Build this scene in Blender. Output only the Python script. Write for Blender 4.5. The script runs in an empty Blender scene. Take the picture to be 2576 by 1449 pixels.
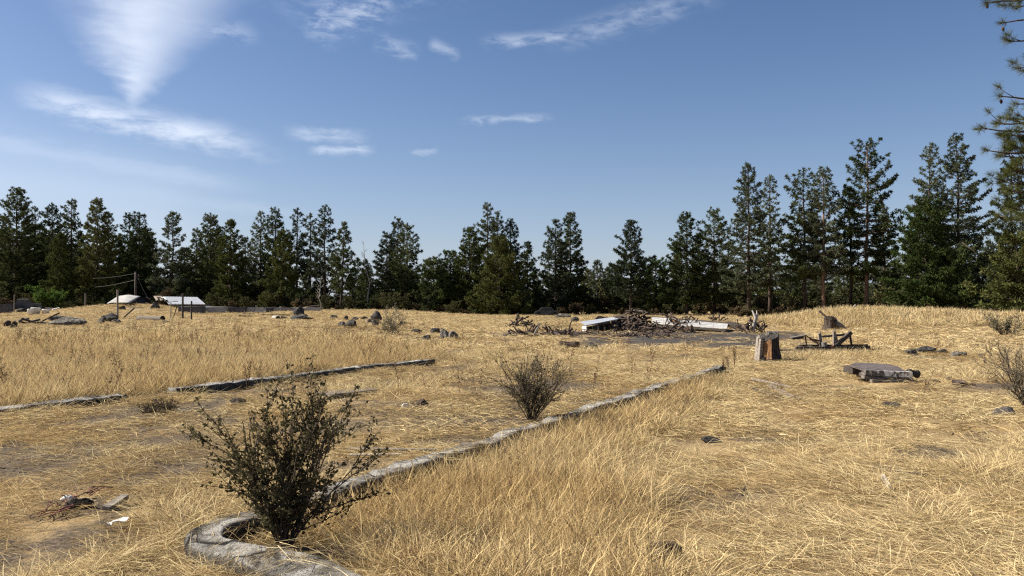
import bpy, math, random
import numpy as np
from mathutils import Vector, Matrix, Quaternion, noise as mnoise
R = math.radians
sc = bpy.context.scene
COL = sc.collection

# ------------------------------------------------------------------ camera
FPX, CX, CY, EYE, HORIZON = 2022.0, 1288.0, 724.5, 1.65, 762.0
PITCH = math.atan((HORIZON - CY) / FPX)
cam_d = bpy.data.cameras.new("camera")
cam = bpy.data.objects.new("camera", cam_d)
COL.objects.link(cam)
cam_d.sensor_width = 36.0
cam_d.lens = 36.0 * FPX / 2576.0
cam_d.clip_start, cam_d.clip_end = 0.05, 6000.0
cam.location = (0, 0, EYE)
cam.rotation_euler = (R(90) + PITCH, 0, 0)
sc.camera = cam

# ------------------------------------------------------------------ sun, exposure
SUN_EL, SUN_AZ = R(40), R(-80)          # azimuth measured from the view axis, negative to the left
sun_dir = Vector((math.sin(SUN_AZ) * math.cos(SUN_EL), math.cos(SUN_AZ) * math.cos(SUN_EL), math.sin(SUN_EL)))
sun_d = bpy.data.lights.new("sun", 'SUN')
sun_d.energy, sun_d.angle, sun_d.color = 5.0, R(0.53), (1.0, 0.93, 0.82)
sun = bpy.data.objects.new("sun", sun_d)
COL.objects.link(sun)
sun.rotation_euler = sun_dir.to_track_quat('Z', 'Y').to_euler()
sun.location = (-40, 10, 60)
sc.view_settings.view_transform = 'Standard'
sc.view_settings.look = 'None'
sc.view_settings.exposure = 1.25
sc.view_settings.gamma = 1.0
sc.view_settings.use_curve_mapping = False
sc.render.engine = 'CYCLES'
sc.cycles.max_bounces = 6
sc.cycles.diffuse_bounces = 3
sc.cycles.transparent_max_bounces = 6
sc.cycles.use_denoising = False
sc.cycles.filter_width = 1.25

# ------------------------------------------------------------------ node expression helper
class NT:
    def __init__(s, tree):
        s.t = tree
    def n(s, kind, **kw):
        nd = s.t.nodes.new(kind)
        for k, v in kw.items():
            setattr(nd, k, v)
        return nd
    def put(s, sock, v):
        if isinstance(v, E):
            s.t.links.new(v.s, sock)
        elif isinstance(v, bpy.types.NodeSocket):
            s.t.links.new(v, sock)
        elif v is not None:
            sock.default_value = v
    def m(s, op, a, b=None, c=None, clamp=False):
        nd = s.n('ShaderNodeMath', operation=op, use_clamp=clamp)
        s.put(nd.inputs[0], a)
        if b is not None: s.put(nd.inputs[1], b)
        if c is not None: s.put(nd.inputs[2], c)
        return E(s, nd.outputs[0])
    def ss(s, x, lo, hi, a=0.0, b=1.0):
        nd = s.n('ShaderNodeMapRange', interpolation_type='SMOOTHSTEP')
        s.put(nd.inputs[0], x); s.put(nd.inputs[1], lo); s.put(nd.inputs[2], hi)
        s.put(nd.inputs[3], a); s.put(nd.inputs[4], b)
        return E(s, nd.outputs[0])
    def xyz(s, x, y, z=0.0):
        nd = s.n('ShaderNodeCombineXYZ')
        s.put(nd.inputs[0], x); s.put(nd.inputs[1], y); s.put(nd.inputs[2], z)
        return nd.outputs[0]
    def noise(s, vec, scale, detail=4.0, rough=0.55, dist=0.0):
        nd = s.n('ShaderNodeTexNoise')
        s.put(nd.inputs['Vector'], vec)
        nd.inputs['Scale'].default_value = scale
        nd.inputs['Detail'].default_value = detail
        nd.inputs['Roughness'].default_value = rough
        nd.inputs['Distortion'].default_value = dist
        return E(s, nd.outputs[0])
    def mix(s, f, a, b, mode='MIX'):
        nd = s.n('ShaderNodeMix', data_type='RGBA', blend_type=mode)
        s.put(nd.inputs[0], f)
        for i, v in ((6, a), (7, b)):
            if isinstance(v, tuple): v = (*v[:3], 1.0)
            s.put(nd.inputs[i], v)
        return nd.outputs[2]
    def mapping(s, vec, scale=(1, 1, 1), rot=(0, 0, 0), loc=(0, 0, 0)):
        nd = s.n('ShaderNodeMapping')
        s.put(nd.inputs[0], vec)
        nd.inputs['Scale'].default_value = scale
        nd.inputs['Rotation'].default_value = rot
        nd.inputs['Location'].default_value = loc
        return nd.outputs[0]
class E:
    def __init__(s, nt, sock): s.nt, s.s = nt, sock
    def __add__(s, o): return s.nt.m('ADD', s, o)
    __radd__ = __add__
    def __sub__(s, o): return s.nt.m('SUBTRACT', s, o)
    def __rsub__(s, o): return s.nt.m('SUBTRACT', o, s)
    def __mul__(s, o): return s.nt.m('MULTIPLY', s, o)
    __rmul__ = __mul__
    def __truediv__(s, o): return s.nt.m('DIVIDE', s, o)

# ------------------------------------------------------------------ sky with cirrus
world = bpy.data.worlds.new("World")
sc.world = world
world.use_nodes = True
wt = world.node_tree
wt.nodes.clear()
W = NT(wt)
sky = W.n('ShaderNodeTexSky', sky_type='NISHITA', sun_disc=False)
sky.sun_elevation = SUN_EL
sky.sun_rotation = SUN_AZ
sky.altitude = 600.0
sky.air_density, sky.dust_density, sky.ozone_density = 1.0, 1.2, 1.6
SKY_STRENGTH = 0.05
geo = W.n('ShaderNodeTexCoord')
sep = W.n('ShaderNodeSeparateXYZ')
wt.links.new(geo.outputs['Generated'], sep.inputs[0])
dx, dy, dz = (E(W, sep.outputs[i]) for i in range(3))
az = W.m('MULTIPLY', W.m('ARCTAN2', dx, dy), 180 / math.pi)      # degrees, 0 ahead
el = W.m('MULTIPLY', W.m('ARCSINE', dz), 180 / math.pi)
def azel(px, py):
    x, y = px - CX, CY - py
    d = Vector((x, FPX * math.cos(PITCH) - y * math.sin(PITCH), FPX * math.sin(PITCH) + y * math.cos(PITCH))).normalized()
    return math.degrees(math.atan2(d.x, d.y)), math.degrees(math.asin(d.z))
flat = W.xyz(az * 0.1, el * 0.1, 0.0)
wisp = W.noise(W.mapping(flat, (1.0, 3.2, 1), (0, 0, R(12))), 2.2, 6, 0.6, 0.5)     # streaky threads
soft = W.noise(W.mapping(flat, (1.0, 1.4, 1), (0, 0, R(-30))), 1.1, 4, 0.5, 0.2)
warp = (soft - 0.5) * 2.4
fine = W.noise(W.mapping(flat, (1.0, 2.8, 1), (0, 0, R(16))), 5.5, 6, 0.64, 0.3)
azw, elw = az + warp * 0.9, el + (fine - 0.5) * 1.1
def streak(p0, p1, width, amp, edge=0.35, power=1.0):
    """a cloud band along the line p0-p1 on the sky, `width` degrees thick"""
    a0, a1 = azel(*p0), azel(*p1)
    vx, vy = a1[0] - a0[0], a1[1] - a0[1]
    L = math.hypot(vx, vy)
    ux, uy = vx / L, vy / L
    along = ((azw - a0[0]) * ux + (elw - a0[1]) * uy) / L
    across = W.m('ABSOLUTE', (azw - a0[0]) * (-uy) + (elw - a0[1]) * ux)
    ends = W.ss(along, -0.12, 0.22) * (1.0 - W.ss(along, 0.75, 1.12))
    body = W.m('POWER', W.ss(across, 0.0, width * 1.35, 1.0, 0.0), 1.3)
    return body * ends * amp * 0.8
def plume():
    """fan-shaped cirrus, narrow at the foot and widening upwards"""
    xa, ya = azel(345, 275)
    xt, yt = azel(300, -60)
    t = (el - ya) / (yt - ya)
    tl, _ = azel(60, -60); tr, _ = azel(640, -60)
    mid = xa + W.m('POWER', W.m('MAXIMUM', t, 0.0), 1.6) * (0.5 * (tl + tr) - xa)
    half = 0.5 + W.m('POWER', W.m('MAXIMUM', t, 0.0), 1.15) * ((tr - tl) / 2 - 0.3)
    off = W.m('ABSOLUTE', az + warp * 1.6 + (fine - 0.5) * 1.0 + (wisp - 0.5) * 1.5 - mid) / half
    body = W.m('POWER', W.ss(off, 0.0, 1.25, 1.0, 0.0), 1.15)
    foot = W.ss(t, -0.1, 0.25)
    head = 1.0 - W.ss(t, 1.6, 3.0)
    return body * foot * head * (0.28 + soft * 0.62 + (wisp - 0.5) * 0.6 + (fine - 0.5) * 0.2)
parts_ = [
    plume() * 0.95,
    streak((70, 238), (640, 362), 1.05, 0.80) * W.ss(wisp * 0.6 + fine * 0.4, 0.28, 0.62),
    streak((150, 285), (700, 392), 0.8, 0.26) * W.ss(fine, 0.3, 0.6),
    streak((-160, 330), (620, 470), 0.9, 0.24),
    streak((-300, 430), (420, 480), 1.1, 0.14),
    streak((-500, 380), (560, 560), 5.0, 0.20),
    streak((320, 480), (760, 540), 0.6, 0.12),
    streak((775, 70), (980, -10), 1.7, 0.50) * W.ss(fine, 0.36, 0.72),
    streak((430, 60), (640, 80), 0.9, 0.25) * W.ss(fine, 0.35, 0.6),
    streak((950, 100), (1050, 135), 0.75, 0.38) * W.ss(fine, 0.34, 0.68),
    streak((1075, 105), (1150, 140), 0.5, 0.35) * W.ss(fine, 0.3, 0.6),
    streak((1225, 102), (1440, 88), 0.55, 0.46) * W.ss(fine, 0.3, 0.72),
    streak((1400, 98), (1800, -30), 1.2, 0.27) * W.ss(fine, 0.3, 0.7),
    streak((725, 332), (920, 348), 0.55, 0.40) * W.ss(wisp, 0.25, 0.55),
    streak((780, 378), (940, 378), 0.34, 0.45),
    streak((1035, 384), (1100, 380), 0.26, 0.24),
    streak((1160, 302), (1370, 294), 0.36, 0.34) * W.ss(fine, 0.3, 0.6),
    streak((700, 10), (1500, -200), 2.5, 0.2) * W.ss(fine, 0.4, 0.7),
]
cloud = parts_[0]
for p in parts_[1:]:
    cloud = W.m('MAXIMUM', cloud, p) + W.m('MINIMUM', cloud, p) * 0.35
# the same thin cirrus carries on over the rest of the sky, outside the picture
away = W.ss(W.m('ABSOLUTE', az), 38.0, 60.0)
cloud = W.m('MINIMUM', cloud + away * W.ss(wisp * 0.6 + soft * 0.4, 0.5, 0.75) * W.ss(el, 2.0, 15.0) * 0.35, 1.0)
skyc = W.n('ShaderNodeHueSaturation')
skyc.inputs['Saturation'].default_value = 1.2
wt.links.new(sky.outputs[0], skyc.inputs['Color'])
# smoky late-summer air: thin pale lavender veil thickening to the horizon
veil = W.m('POWER', W.m('SUBTRACT', 1.0, W.m('MAXIMUM', dz, 0.0)), 7.0) * 0.57
tinted = W.mix(1.0, skyc.outputs[0], (0.905, 0.845, 0.90), 'MULTIPLY')
skyv = W.mix(veil, tinted, (4.3, 5.3, 7.1))
csky = W.mix(cloud, skyv, (8.2, 8.8, 9.9))
bg = W.n('ShaderNodeBackground')
wt.links.new(csky, bg.inputs[0])
bg.inputs[1].default_value = SKY_STRENGTH
wo = W.n('ShaderNodeOutputWorld')
wt.links.new(bg.outputs[0], wo.inputs[0])

# ------------------------------------------------------------------ noise and terrain
def vnoise(x, y, seed=0):
    x = np.asarray(x, float); y = np.asarray(y, float)
    xi, yi = np.floor(x).astype(np.int64), np.floor(y).astype(np.int64)
    fx, fy = x - xi, y - yi
    fx = fx * fx * (3 - 2 * fx); fy = fy * fy * (3 - 2 * fy)
    def h(a, b):
        n = (a * 374761393 + b * 668265263 + seed * 1442695041) & 0x7fffffff
        n = ((n ^ (n >> 13)) * 1274126177) & 0x7fffffff
        return ((n ^ (n >> 16)) & 0xffff) / 65535.0
    return (h(xi, yi) * (1 - fx) + h(xi + 1, yi) * fx) * (1 - fy) + (h(xi, yi + 1) * (1 - fx) + h(xi + 1, yi + 1) * fx) * fy
def fbm(x, y, seed=0, oct=4):
    s, a, t = 0.0, 0.5, 0.0
    for o in range(oct):
        s = s + a * vnoise(x * 2 ** o + 17.3 * o, y * 2 ** o - 9.1 * o, seed + o); t += a; a *= 0.5
    return s / t
def sstep(x, a, b):
    t = np.clip((x - a) / (b - a), 0, 1)
    return t * t * (3 - 2 * t)
WA, WD = np.array((-1.88, 6.02)), np.array((0.452, 0.892))        # long right-hand foundation wall: start, direction
WN = np.array((0.892, -0.452))                                     # its right-hand normal
LA = np.array((-7.55, 11.6))                                       # left foundation wall
def wall_d(x, y):
    return (x - WA[0]) * WN[0] + (y - WA[1]) * WN[1]
def wall_t(x, y):
    return (x - WA[0]) * WD[0] + (y - WA[1]) * WD[1]
def wall_l(x, y):
    return (x - LA[0]) * WN[0] + (y - LA[1]) * WN[1]
# the near corner of the long wall: it bends round and runs off to the lower right
_c = [WA + WD * 15.6, WA + WD * .1, np.array((-2.03, 5.72)), np.array((-2.02, 5.33)), np.array((-1.76, 5.12)), np.array((-1.32, 4.86)), np.array((-.95, 4.45)), np.array((-.45, 3.85))]
WPATH = [tuple(_c[0] + (_c[1] - _c[0]) * i / 150.0) for i in range(150)]
for _i in range(1, 7):
    _p = [_c[_i - 1] if _i > 1 else _c[1] + WD * .4, _c[_i], _c[_i + 1], _c[min(_i + 2, 7)]]
    for _j in range(12):
        _w = _j / 12.0
        WPATH.append(tuple(.5 * (2 * _p[1] + (_p[2] - _p[0]) * _w + (2 * _p[0] - 5 * _p[1] + 4 * _p[2] - _p[3]) * _w ** 2 + (3 * _p[1] - _p[0] - 3 * _p[2] + _p[3]) * _w ** 3)))
WP = np.array(WPATH)
def wall_near(x, y):
    """distance to the middle line of the long wall"""
    x, y = np.ravel(x), np.ravel(y); out = np.full(len(x), 9.0)
    k = np.nonzero((y < 21) & (x > -3) & (x < 7))[0]
    for i in range(0, len(k), 8000):
        q = k[i:i + 8000]
        out[q] = np.sqrt(((x[q, None] - WP[None, :, 0]) ** 2 + (y[q, None] - WP[None, :, 1]) ** 2).min(1))
    return out
def gauss(x, y, cx, cy, sx, sy):
    return np.exp(-((x - cx) / sx) ** 2 - ((y - cy) / sy) ** 2)
def height(x, y):
    x = np.asarray(x, float); y = np.asarray(y, float)
    z = 0.16 * (fbm(x / 9, y / 9, 3) - 0.5) * sstep(np.abs(y), 4, 25) + 0.05 * (fbm(x / 1.1, y / 1.1, 8, 3) - 0.5)
    d, t = wall_d(x, y), wall_t(x, y)
    z = z - 0.14 * sstep(d, -0.05, 0.25) * (1 - sstep(d, 1.6, 4.0)) * sstep(t, -0.4, 0.1) * (1 - sstep(t, 13, 16))
    z = z + 0.62 * sstep(y, 68, 92) * (1 - sstep(x, -16, -4))                 # the left of the field rises gently
    z = z + 0.85 * gauss(x, y, -42, 87, 6, 11)
    z = z + 0.88 * gauss(x, y, 23.5, 54, 6, 7) + 0.66 * gauss(x, y, 33, 55, 8, 8)
    z = z - 0.06 * gauss(x, y, 9, 47, 7, 6)
    z = z + 0.5 * sstep(y, 100, 300) * fbm(x / 60, y / 60, 5)
    return z
def ray(px, py):
    a, b = px - CX, CY - py
    return np.array((a, FPX * math.cos(PITCH) - b * math.sin(PITCH), FPX * math.sin(PITCH) + b * math.cos(PITCH))) / FPX
_T = np.concatenate([np.arange(3, 40, 0.05), np.arange(40, 260, 0.25)])
def P(px, py):
    """the point of the ground seen at (px, py)"""
    d = ray(px, py)
    x, y, z = d[0] * _T, d[1] * _T, EYE + d[2] * _T
    hit = np.nonzero(z < height(x, y))[0]
    i = hit[0] if len(hit) else len(_T) - 1
    return Vector((x[i], y[i], float(height(x[i], y[i]))))
def G(px, depth, lift=0.0):
    """the ground point at image column px and distance depth"""
    x = (px - CX) / FPX * depth
    return Vector((x, depth, float(height(x, depth)) + lift))
def Q(px, py, depth):
    d = ray(px, py) * depth / ray(px, py)[1]
    return Vector((d[0], d[1], EYE + d[2]))
def M2(depth):
    return depth / FPX                                   # metres per picture unit at that distance

# ------------------------------------------------------------------ objects
def tag(o, label=None, cat=None, group=None, kind=None):
    if label: o['label'] = label
    if cat: o['category'] = cat
    if group: o['group'] = group
    if kind: o['kind'] = kind
    return o
def thing(name, label, cat, loc=(0, 0, 0), rz=0.0, group=None):
    o = bpy.data.objects.new(name, None)
    o.empty_display_size = 0.2
    COL.objects.link(o)
    o.location = loc; o.rotation_euler = (0, 0, rz)
    return tag(o, label, cat, group)
def copy_tree(o, parent=None):
    c = o.copy(); COL.objects.link(c)
    if parent: c.parent = parent
    for ch in o.children:
        copy_tree(ch, c)
    return c
class MB:
    def __init__(s): s.v, s.f, s.n = [], [], 0
    def add(s, v, f):
        v = np.asarray(v, float).reshape(-1, 3)
        s.v.append(v); s.f.extend([tuple(int(i) + s.n for i in q) for q in f]); s.n += len(v)
        return s
    def box(s, c, size, rot=None, jit=0.0, seed=0):
        rs = np.random.RandomState(seed)
        v = np.array([(x, y, z) for z in (-.5, .5) for y in (-.5, .5) for x in (-.5, .5)]) * np.array(size)
        if jit: v = v + rs.uniform(-jit, jit, v.shape)
        if rot is not None: v = v @ np.array(rot.to_matrix() if hasattr(rot, 'to_matrix') else rot).T
        return s.add(v + np.array(c), [(0, 2, 3, 1), (4, 5, 7, 6), (0, 1, 5, 4), (1, 3, 7, 5), (3, 2, 6, 7), (2, 0, 4, 6)])
    def bar(s, a, b, w, h=None, up=(0, 0, 1), jit=0.0, seed=0):
        a, b = Vector(a), Vector(b)
        d = b - a
        y = Vector(up).cross(d)
        if y.length < 1e-5: y = Vector((1, 0, 0)).cross(d)
        y.normalize(); x = d.normalized(); z = x.cross(y)
        rot = np.array((x, y, z)).T
        return s.box((a + b) / 2, (d.length, w, h or w), rot, jit, seed)
    def tube(s, pts, rad, n=7, caps=True):
        pts = [Vector(p) for p in pts]; k = len(pts)
        if not hasattr(rad, '__len__'): rad = [rad] * k
        vs = []; prev = None
        for i, p in enumerate(pts):
            t = (pts[min(i + 1, k - 1)] - pts[max(i - 1, 0)]).normalized()
            if prev is None:
                u = t.orthogonal().normalized()
            else:
                u = (prev - t * prev.dot(t)); u = u.normalized() if u.length > 1e-6 else t.orthogonal().normalized()
            prev = u; w = t.cross(u)
            for j in range(n):
                a = 2 * math.pi * j / n
                vs.append(p + (u * math.cos(a) + w * math.sin(a)) * rad[i])
        fs = [(i * n + j, i * n + (j + 1) % n, (i + 1) * n + (j + 1) % n, (i + 1) * n + j) for i in range(k - 1) for j in range(n)]
        if caps:
            fs += [tuple(range(n))[::-1], tuple((k - 1) * n + j for j in range(n))]
        return s.add([tuple(v) for v in vs], fs)
    def slab(s, quad, thick):
        """a sheet with thickness through four (or more) corner points"""
        q = [Vector(p) for p in quad]; m = len(q)
        nrm = (q[1] - q[0]).cross(q[2] - q[0]).normalized() * thick
        v = [tuple(p) for p in q] + [tuple(p - nrm) for p in q]
        f = [tuple(range(m)), tuple(range(2 * m - 1, m - 1, -1))] + [((i + 1) % m, i, m + i, m + (i + 1) % m) for i in range(m)]
        return s.add(v, f)
    def mesh(s, name, mats, smooth=False):
        me = bpy.data.meshes.new(name)
        v = np.concatenate(s.v) if s.v else np.zeros((0, 3))
        me.from_pydata(v.tolist(), [], s.f)
        for m in (mats if isinstance(mats, (list, tuple)) else [mats]): me.materials.append(m)
        if smooth: me.polygons.foreach_set('use_smooth', [True] * len(me.polygons))
        me.update()
        return me
    def build(s, name, mat, parent=None, smooth=False, loc=None):
        o = bpy.data.objects.new(name, s.mesh(name, mat, smooth))
        COL.objects.link(o)
        if parent: o.parent = parent
        if loc is not None: o.location = loc
        return o
def quick_mesh(name, verts, tris, mat, smooth=False):
    me = bpy.data.meshes.new(name)
    nv, nf = len(verts), len(tris)
    me.vertices.add(nv); me.vertices.foreach_set('co', np.asarray(verts, np.float32).ravel())
    k = tris.shape[1]
    me.loops.add(nf * k); me.loops.foreach_set('vertex_index', np.asarray(tris, np.int32).ravel())
    me.polygons.add(nf)
    me.polygons.foreach_set('loop_start', np.arange(0, nf * k, k, dtype=np.int32))
    if smooth: me.polygons.foreach_set('use_smooth', np.ones(nf, bool))
    me.materials.append(mat)
    me.update(calc_edges=True)
    return me
def link_mesh(name, me, parent=None):
    o = bpy.data.objects.new(name, me); COL.objects.link(o)
    if parent: o.parent = parent
    return o
def frames(dirs, spin):
    """rotation matrices whose z column is dirs, spun about it"""
    z = dirs / np.linalg.norm(dirs, axis=1, keepdims=True)
    ref = np.where(np.abs(z[:, 2:3]) > 0.95, np.array([[1.0, 0, 0]]), np.array([[0, 0, 1.0]]))
    x = np.cross(ref, z); x /= np.linalg.norm(x, axis=1, keepdims=True)
    y = np.cross(z, x)
    c, s = np.cos(spin)[:, None], np.sin(spin)[:, None]
    x2, y2 = x * c + y * s, y * c - x * s
    return np.stack([x2, y2, z], axis=2)
def scatter(tv, tf, pos, dirs, scale, rs):
    """copies of template (tv, tf) at pos, z axis along dirs: one vertex and one face array"""
    n = len(pos)
    M = frames(dirs, rs.uniform(0, 6.283, n)) * scale[:, None, None]
    v = np.einsum('nij,kj->nki', M, tv) + pos[:, None, :]
    f = tf[None] + (np.arange(n) * len(tv))[:, None, None]
    return v.reshape(-1, 3), f.reshape(-1, tf.shape[1])

# ------------------------------------------------------------------ materials
def material(name, fn):
    m = bpy.data.materials.new(name); m.use_nodes = True
    t = m.node_tree; t.nodes.clear()
    n = NT(t)
    out = n.n('ShaderNodeOutputMaterial')
    fn(n, out)
    return m
def principled(n, out, color, rough=0.85, metal=0.0, bump=None, bstr=0.4, bdist=0.02, spec=0.3):
    b = n.n('ShaderNodeBsdfPrincipled')
    if isinstance(color, tuple): color = (*color[:3], 1.0)
    n.put(b.inputs['Base Color'], color)
    n.put(b.inputs['Roughness'], rough)
    b.inputs['Metallic'].default_value = metal
    b.inputs['Specular IOR Level'].default_value = spec
    if bump is not None:
        bn = n.n('ShaderNodeBump'); bn.inputs['Strength'].default_value = bstr; bn.inputs['Distance'].default_value = bdist
        n.put(bn.inputs['Height'], bump)
        n.t.links.new(bn.outputs[0], b.inputs['Normal'])
    n.t.links.new(b.outputs[0], out.inputs[0])
    return b
def leafy(n, out, color, trans=0.35):
    d = n.n('ShaderNodeBsdfDiffuse'); t = n.n('ShaderNodeBsdfTranslucent'); m = n.n('ShaderNodeMixShader')
    for s in (d, t): n.put(s.inputs[0], (*color[:3], 1.0) if isinstance(color, tuple) else color)
    m.inputs[0].default_value = trans
    n.t.links.new(d.outputs[0], m.inputs[1]); n.t.links.new(t.outputs[0], m.inputs[2])
    n.t.links.new(m.outputs[0], out.inputs[0])
def objc(n): return n.n('ShaderNodeTexCoord').outputs['Object']
def orand(n): return E(n, n.n('ShaderNodeObjectInfo').outputs['Random'])
def wpos(n): return n.n('ShaderNodeNewGeometry').outputs['Position']

def noisy(name, c1, c2, scale=6.0, rough=0.9, stretch=(1, 1, 1), c3=None, metal=0.0, bstr=0.5, bdist=0.02, vary=0.25, lo=0.35, hi=0.65, spec=0.3):
    def fn(n, out):
        co = n.mapping(objc(n), stretch)
        a = n.noise(co, scale, 6, 0.62)
        col = n.mix(n.ss(a, lo, hi), c1, c2)
        if c3:
            b = n.noise(co, scale * 0.37, 5, 0.7, 0.6)
            col = n.mix(n.ss(b, 0.52, 0.66), col, c3)
        r = orand(n)
        col = n.mix(1.0, col, E(n, n.xyz(*([1.0 - vary + r * vary * 1.6] * 3))), 'MULTIPLY')
        principled(n, out, col, rough, metal, n.noise(co, scale * 2.5, 5, 0.65), bstr, bdist, spec)
    return material(name, fn)

def mat_ground_fn(n, out):
    p = wpos(n)
    at = n.n('ShaderNodeAttribute', attribute_name='dirt'); dirt = E(n, at.outputs['Fac'])
    ac = n.n('ShaderNodeAttribute', attribute_name='char'); char = E(n, ac.outputs['Fac'])
    s1 = n.noise(n.mapping(p, (1, 3.2, 1), (0, 0, R(14))), 16.0, 6, 0.7, 0.4)      # lying straw
    s2 = n.noise(n.mapping(p, (3.0, 1, 1), (0, 0, R(-20))), 13.0, 6, 0.7, 0.4)
    big = n.noise(p, 0.45, 5, 0.6)
    straw = n.mix(n.ss(n.m('MAXIMUM', s1, s2), 0.45, 0.68), (0.105, 0.076, 0.042), (0.40, 0.295, 0.155))
    straw = n.mix(n.ss(big, 0.35, 0.7), straw, (0.33, 0.235, 0.115))
    g = n.noise(p, 26.0, 6, 0.7)
    soil = n.mix(n.ss(g, 0.35, 0.68), (0.042, 0.032, 0.023), (0.165, 0.127, 0.088))
    soil = n.mix(n.ss(n.noise(p, 3.0, 4, 0.6), 0.5, 0.7), soil, (0.105, 0.084, 0.061))
    edge = (n.noise(p, 5.0, 6, 0.7) - 0.5) * 1.1
    col = n.mix(n.ss(dirt + edge, 0.38, 0.66), straw, soil)
    ash = n.mix(n.ss(g, 0.4, 0.65), (0.028, 0.025, 0.023), (0.10, 0.089, 0.080))
    col = n.mix(n.ss(char + edge, 0.4, 0.7), col, ash)
    principled(n, out, col, 0.95, 0, n.m('MAXIMUM', s1, g), 0.9, 0.035, 0.1)
M_ground = material('ground', mat_ground_fn)

def mat_grass_fn(n, out):
    at = n.n('ShaderNodeAttribute', attribute_type='INSTANCER', attribute_name='tint')
    tint = E(n, at.outputs['Fac'])
    r = E(n, n.n('ShaderNodeNewGeometry').outputs['Random Per Island'])       # one value per blade
    r2 = n.m('FRACT', r * 7.31 + orand(n) * 3.7)
    pale = n.mix(r, (0.48, 0.385, 0.205), (0.78, 0.645, 0.375))
    brown = n.mix(r, (0.33, 0.225, 0.095), (0.66, 0.49, 0.235))
    col = n.mix(tint, pale, brown)
    col = n.mix(n.ss(r2, 0.72, 0.75), col, (0.20, 0.130, 0.070))              # old weathered stalks
    col = n.mix(n.ss(r2, 0.90, 0.92), col, (0.105, 0.080, 0.058))
    litter = n.mix(r, (0.080, 0.062, 0.045), (0.34, 0.275, 0.19))
    col = n.mix(n.m('SUBTRACT', tint, 1.0, clamp=True), col, litter)
    leafy(n, out, col, 0.30)
M_grass = material('dry_grass', mat_grass_fn)

def needle_mat(name, a, b, trans=0.25):
    def fn(n, out):
        r = orand(n)
        v = n.noise(objc(n), 1.3, 3, 0.6)
        leafy(n, out, n.mix(n.ss(v + (r - 0.5) * 0.35, 0.3, 0.72), a, b), trans)
    return material(name, fn)
M_needle = needle_mat('pine_needles', (0.030, 0.042, 0.016), (0.086, 0.098, 0.040))
M_olive = needle_mat('olive_pine_needles', (0.048, 0.060, 0.018), (0.105, 0.108, 0.038))
M_green = needle_mat('fresh_green_needles', (0.040, 0.058, 0.018), (0.092, 0.112, 0.040))
M_blue = needle_mat('grey_green_needles', (0.038, 0.048, 0.026), (0.108, 0.120, 0.068))
M_brownleaf = needle_mat('brown_brush_leaves', (0.050, 0.038, 0.022), (0.115, 0.086, 0.048))
M_brush = needle_mat('dark_brush_leaves', (0.028, 0.038, 0.016), (0.072, 0.080, 0.034))
M_brusholive = needle_mat('olive_brush_leaves', (0.030, 0.034, 0.014), (0.072, 0.070, 0.030))
M_shrubleaf = needle_mat('dull_shrub_leaves', (0.038, 0.036, 0.018), (0.125, 0.108, 0.056), 0.3)
M_bushgreen = needle_mat('green_bush_leaves', (0.060, 0.100, 0.022), (0.13, 0.19, 0.045), 0.35)
M_greyleaf = needle_mat('grey_shrub_leaves', (0.105, 0.098, 0.062), (0.24, 0.215, 0.14), 0.3)
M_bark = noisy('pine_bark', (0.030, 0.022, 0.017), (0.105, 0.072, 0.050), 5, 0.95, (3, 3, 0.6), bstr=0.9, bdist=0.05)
M_barklit = noisy('sunlit_orange_bark', (0.10, 0.060, 0.038), (0.27, 0.165, 0.105), 5, 0.95, (3, 3, 0.6), bstr=0.9, bdist=0.05)  # orange bark, with sunlight on the trunk put into the colour
M_twig = noisy('dark_twigs', (0.035, 0.026, 0.020), (0.095, 0.070, 0.052), 20, 0.9)
M_dead = noisy('bleached_dead_wood', (0.24, 0.215, 0.19), (0.45, 0.42, 0.38), 8, 0.9, (1, 1, 0.3))
M_grey = noisy('weathered_wood', (0.10, 0.085, 0.070), (0.29, 0.25, 0.21), 9, 0.9, (1, 5, 5), vary=0.35)
M_dark = noisy('dark_weathered_wood', (0.022, 0.019, 0.017), (0.085, 0.068, 0.055), 9, 0.92, (1, 4, 4), vary=0.35)
M_log = noisy('brown_log_bark', (0.026, 0.018, 0.014), (0.115, 0.080, 0.058), 7, 0.95, (1, 1, 1), vary=0.45, bstr=0.9)
M_rock = noisy('basalt', (0.016, 0.015, 0.014), (0.062, 0.055, 0.050), 4, 0.95, c3=(0.105, 0.100, 0.072), bstr=0.8, bdist=0.05)
M_rockpale = noisy('lichen_rock', (0.042, 0.037, 0.032), (0.15, 0.132, 0.112), 6, 0.92, c3=(0.21, 0.195, 0.15), bstr=0.9, bdist=0.05)
M_concrete = noisy('weathered_concrete', (0.155, 0.14, 0.118), (0.33, 0.305, 0.265), 5, 0.93, c3=(0.070, 0.064, 0.056), bstr=0.7, bdist=0.02, vary=0.05)
M_block = noisy('grey_concrete_block', (0.27, 0.255, 0.24), (0.37, 0.355, 0.335), 2.5, 0.93, c3=(0.22, 0.205, 0.195), vary=0.15)
M_blockdark = noisy('dark_concrete_block', (0.050, 0.050, 0.053), (0.090, 0.088, 0.090), 2.5, 0.93, vary=0.15)  # darker grey tone for some blocks and the barrier
M_roof = noisy('galvanised_roofing', (0.24, 0.255, 0.285), (0.35, 0.365, 0.395), 1.5, 0.5, (0.5, 3, 3), metal=0.15, bstr=0.1, vary=0.06)
M_whiteroof = noisy('white_roofing', (0.29, 0.28, 0.26), (0.43, 0.42, 0.395), 2.2, 0.6, (0.6, 2, 2), c3=(0.20, 0.165, 0.13), bstr=0.1, vary=0.05)
M_white = noisy('white_paint', (0.62, 0.59, 0.53), (0.80, 0.78, 0.73), 9, 0.7, c3=(0.34, 0.29, 0.23), vary=0.05)
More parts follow.
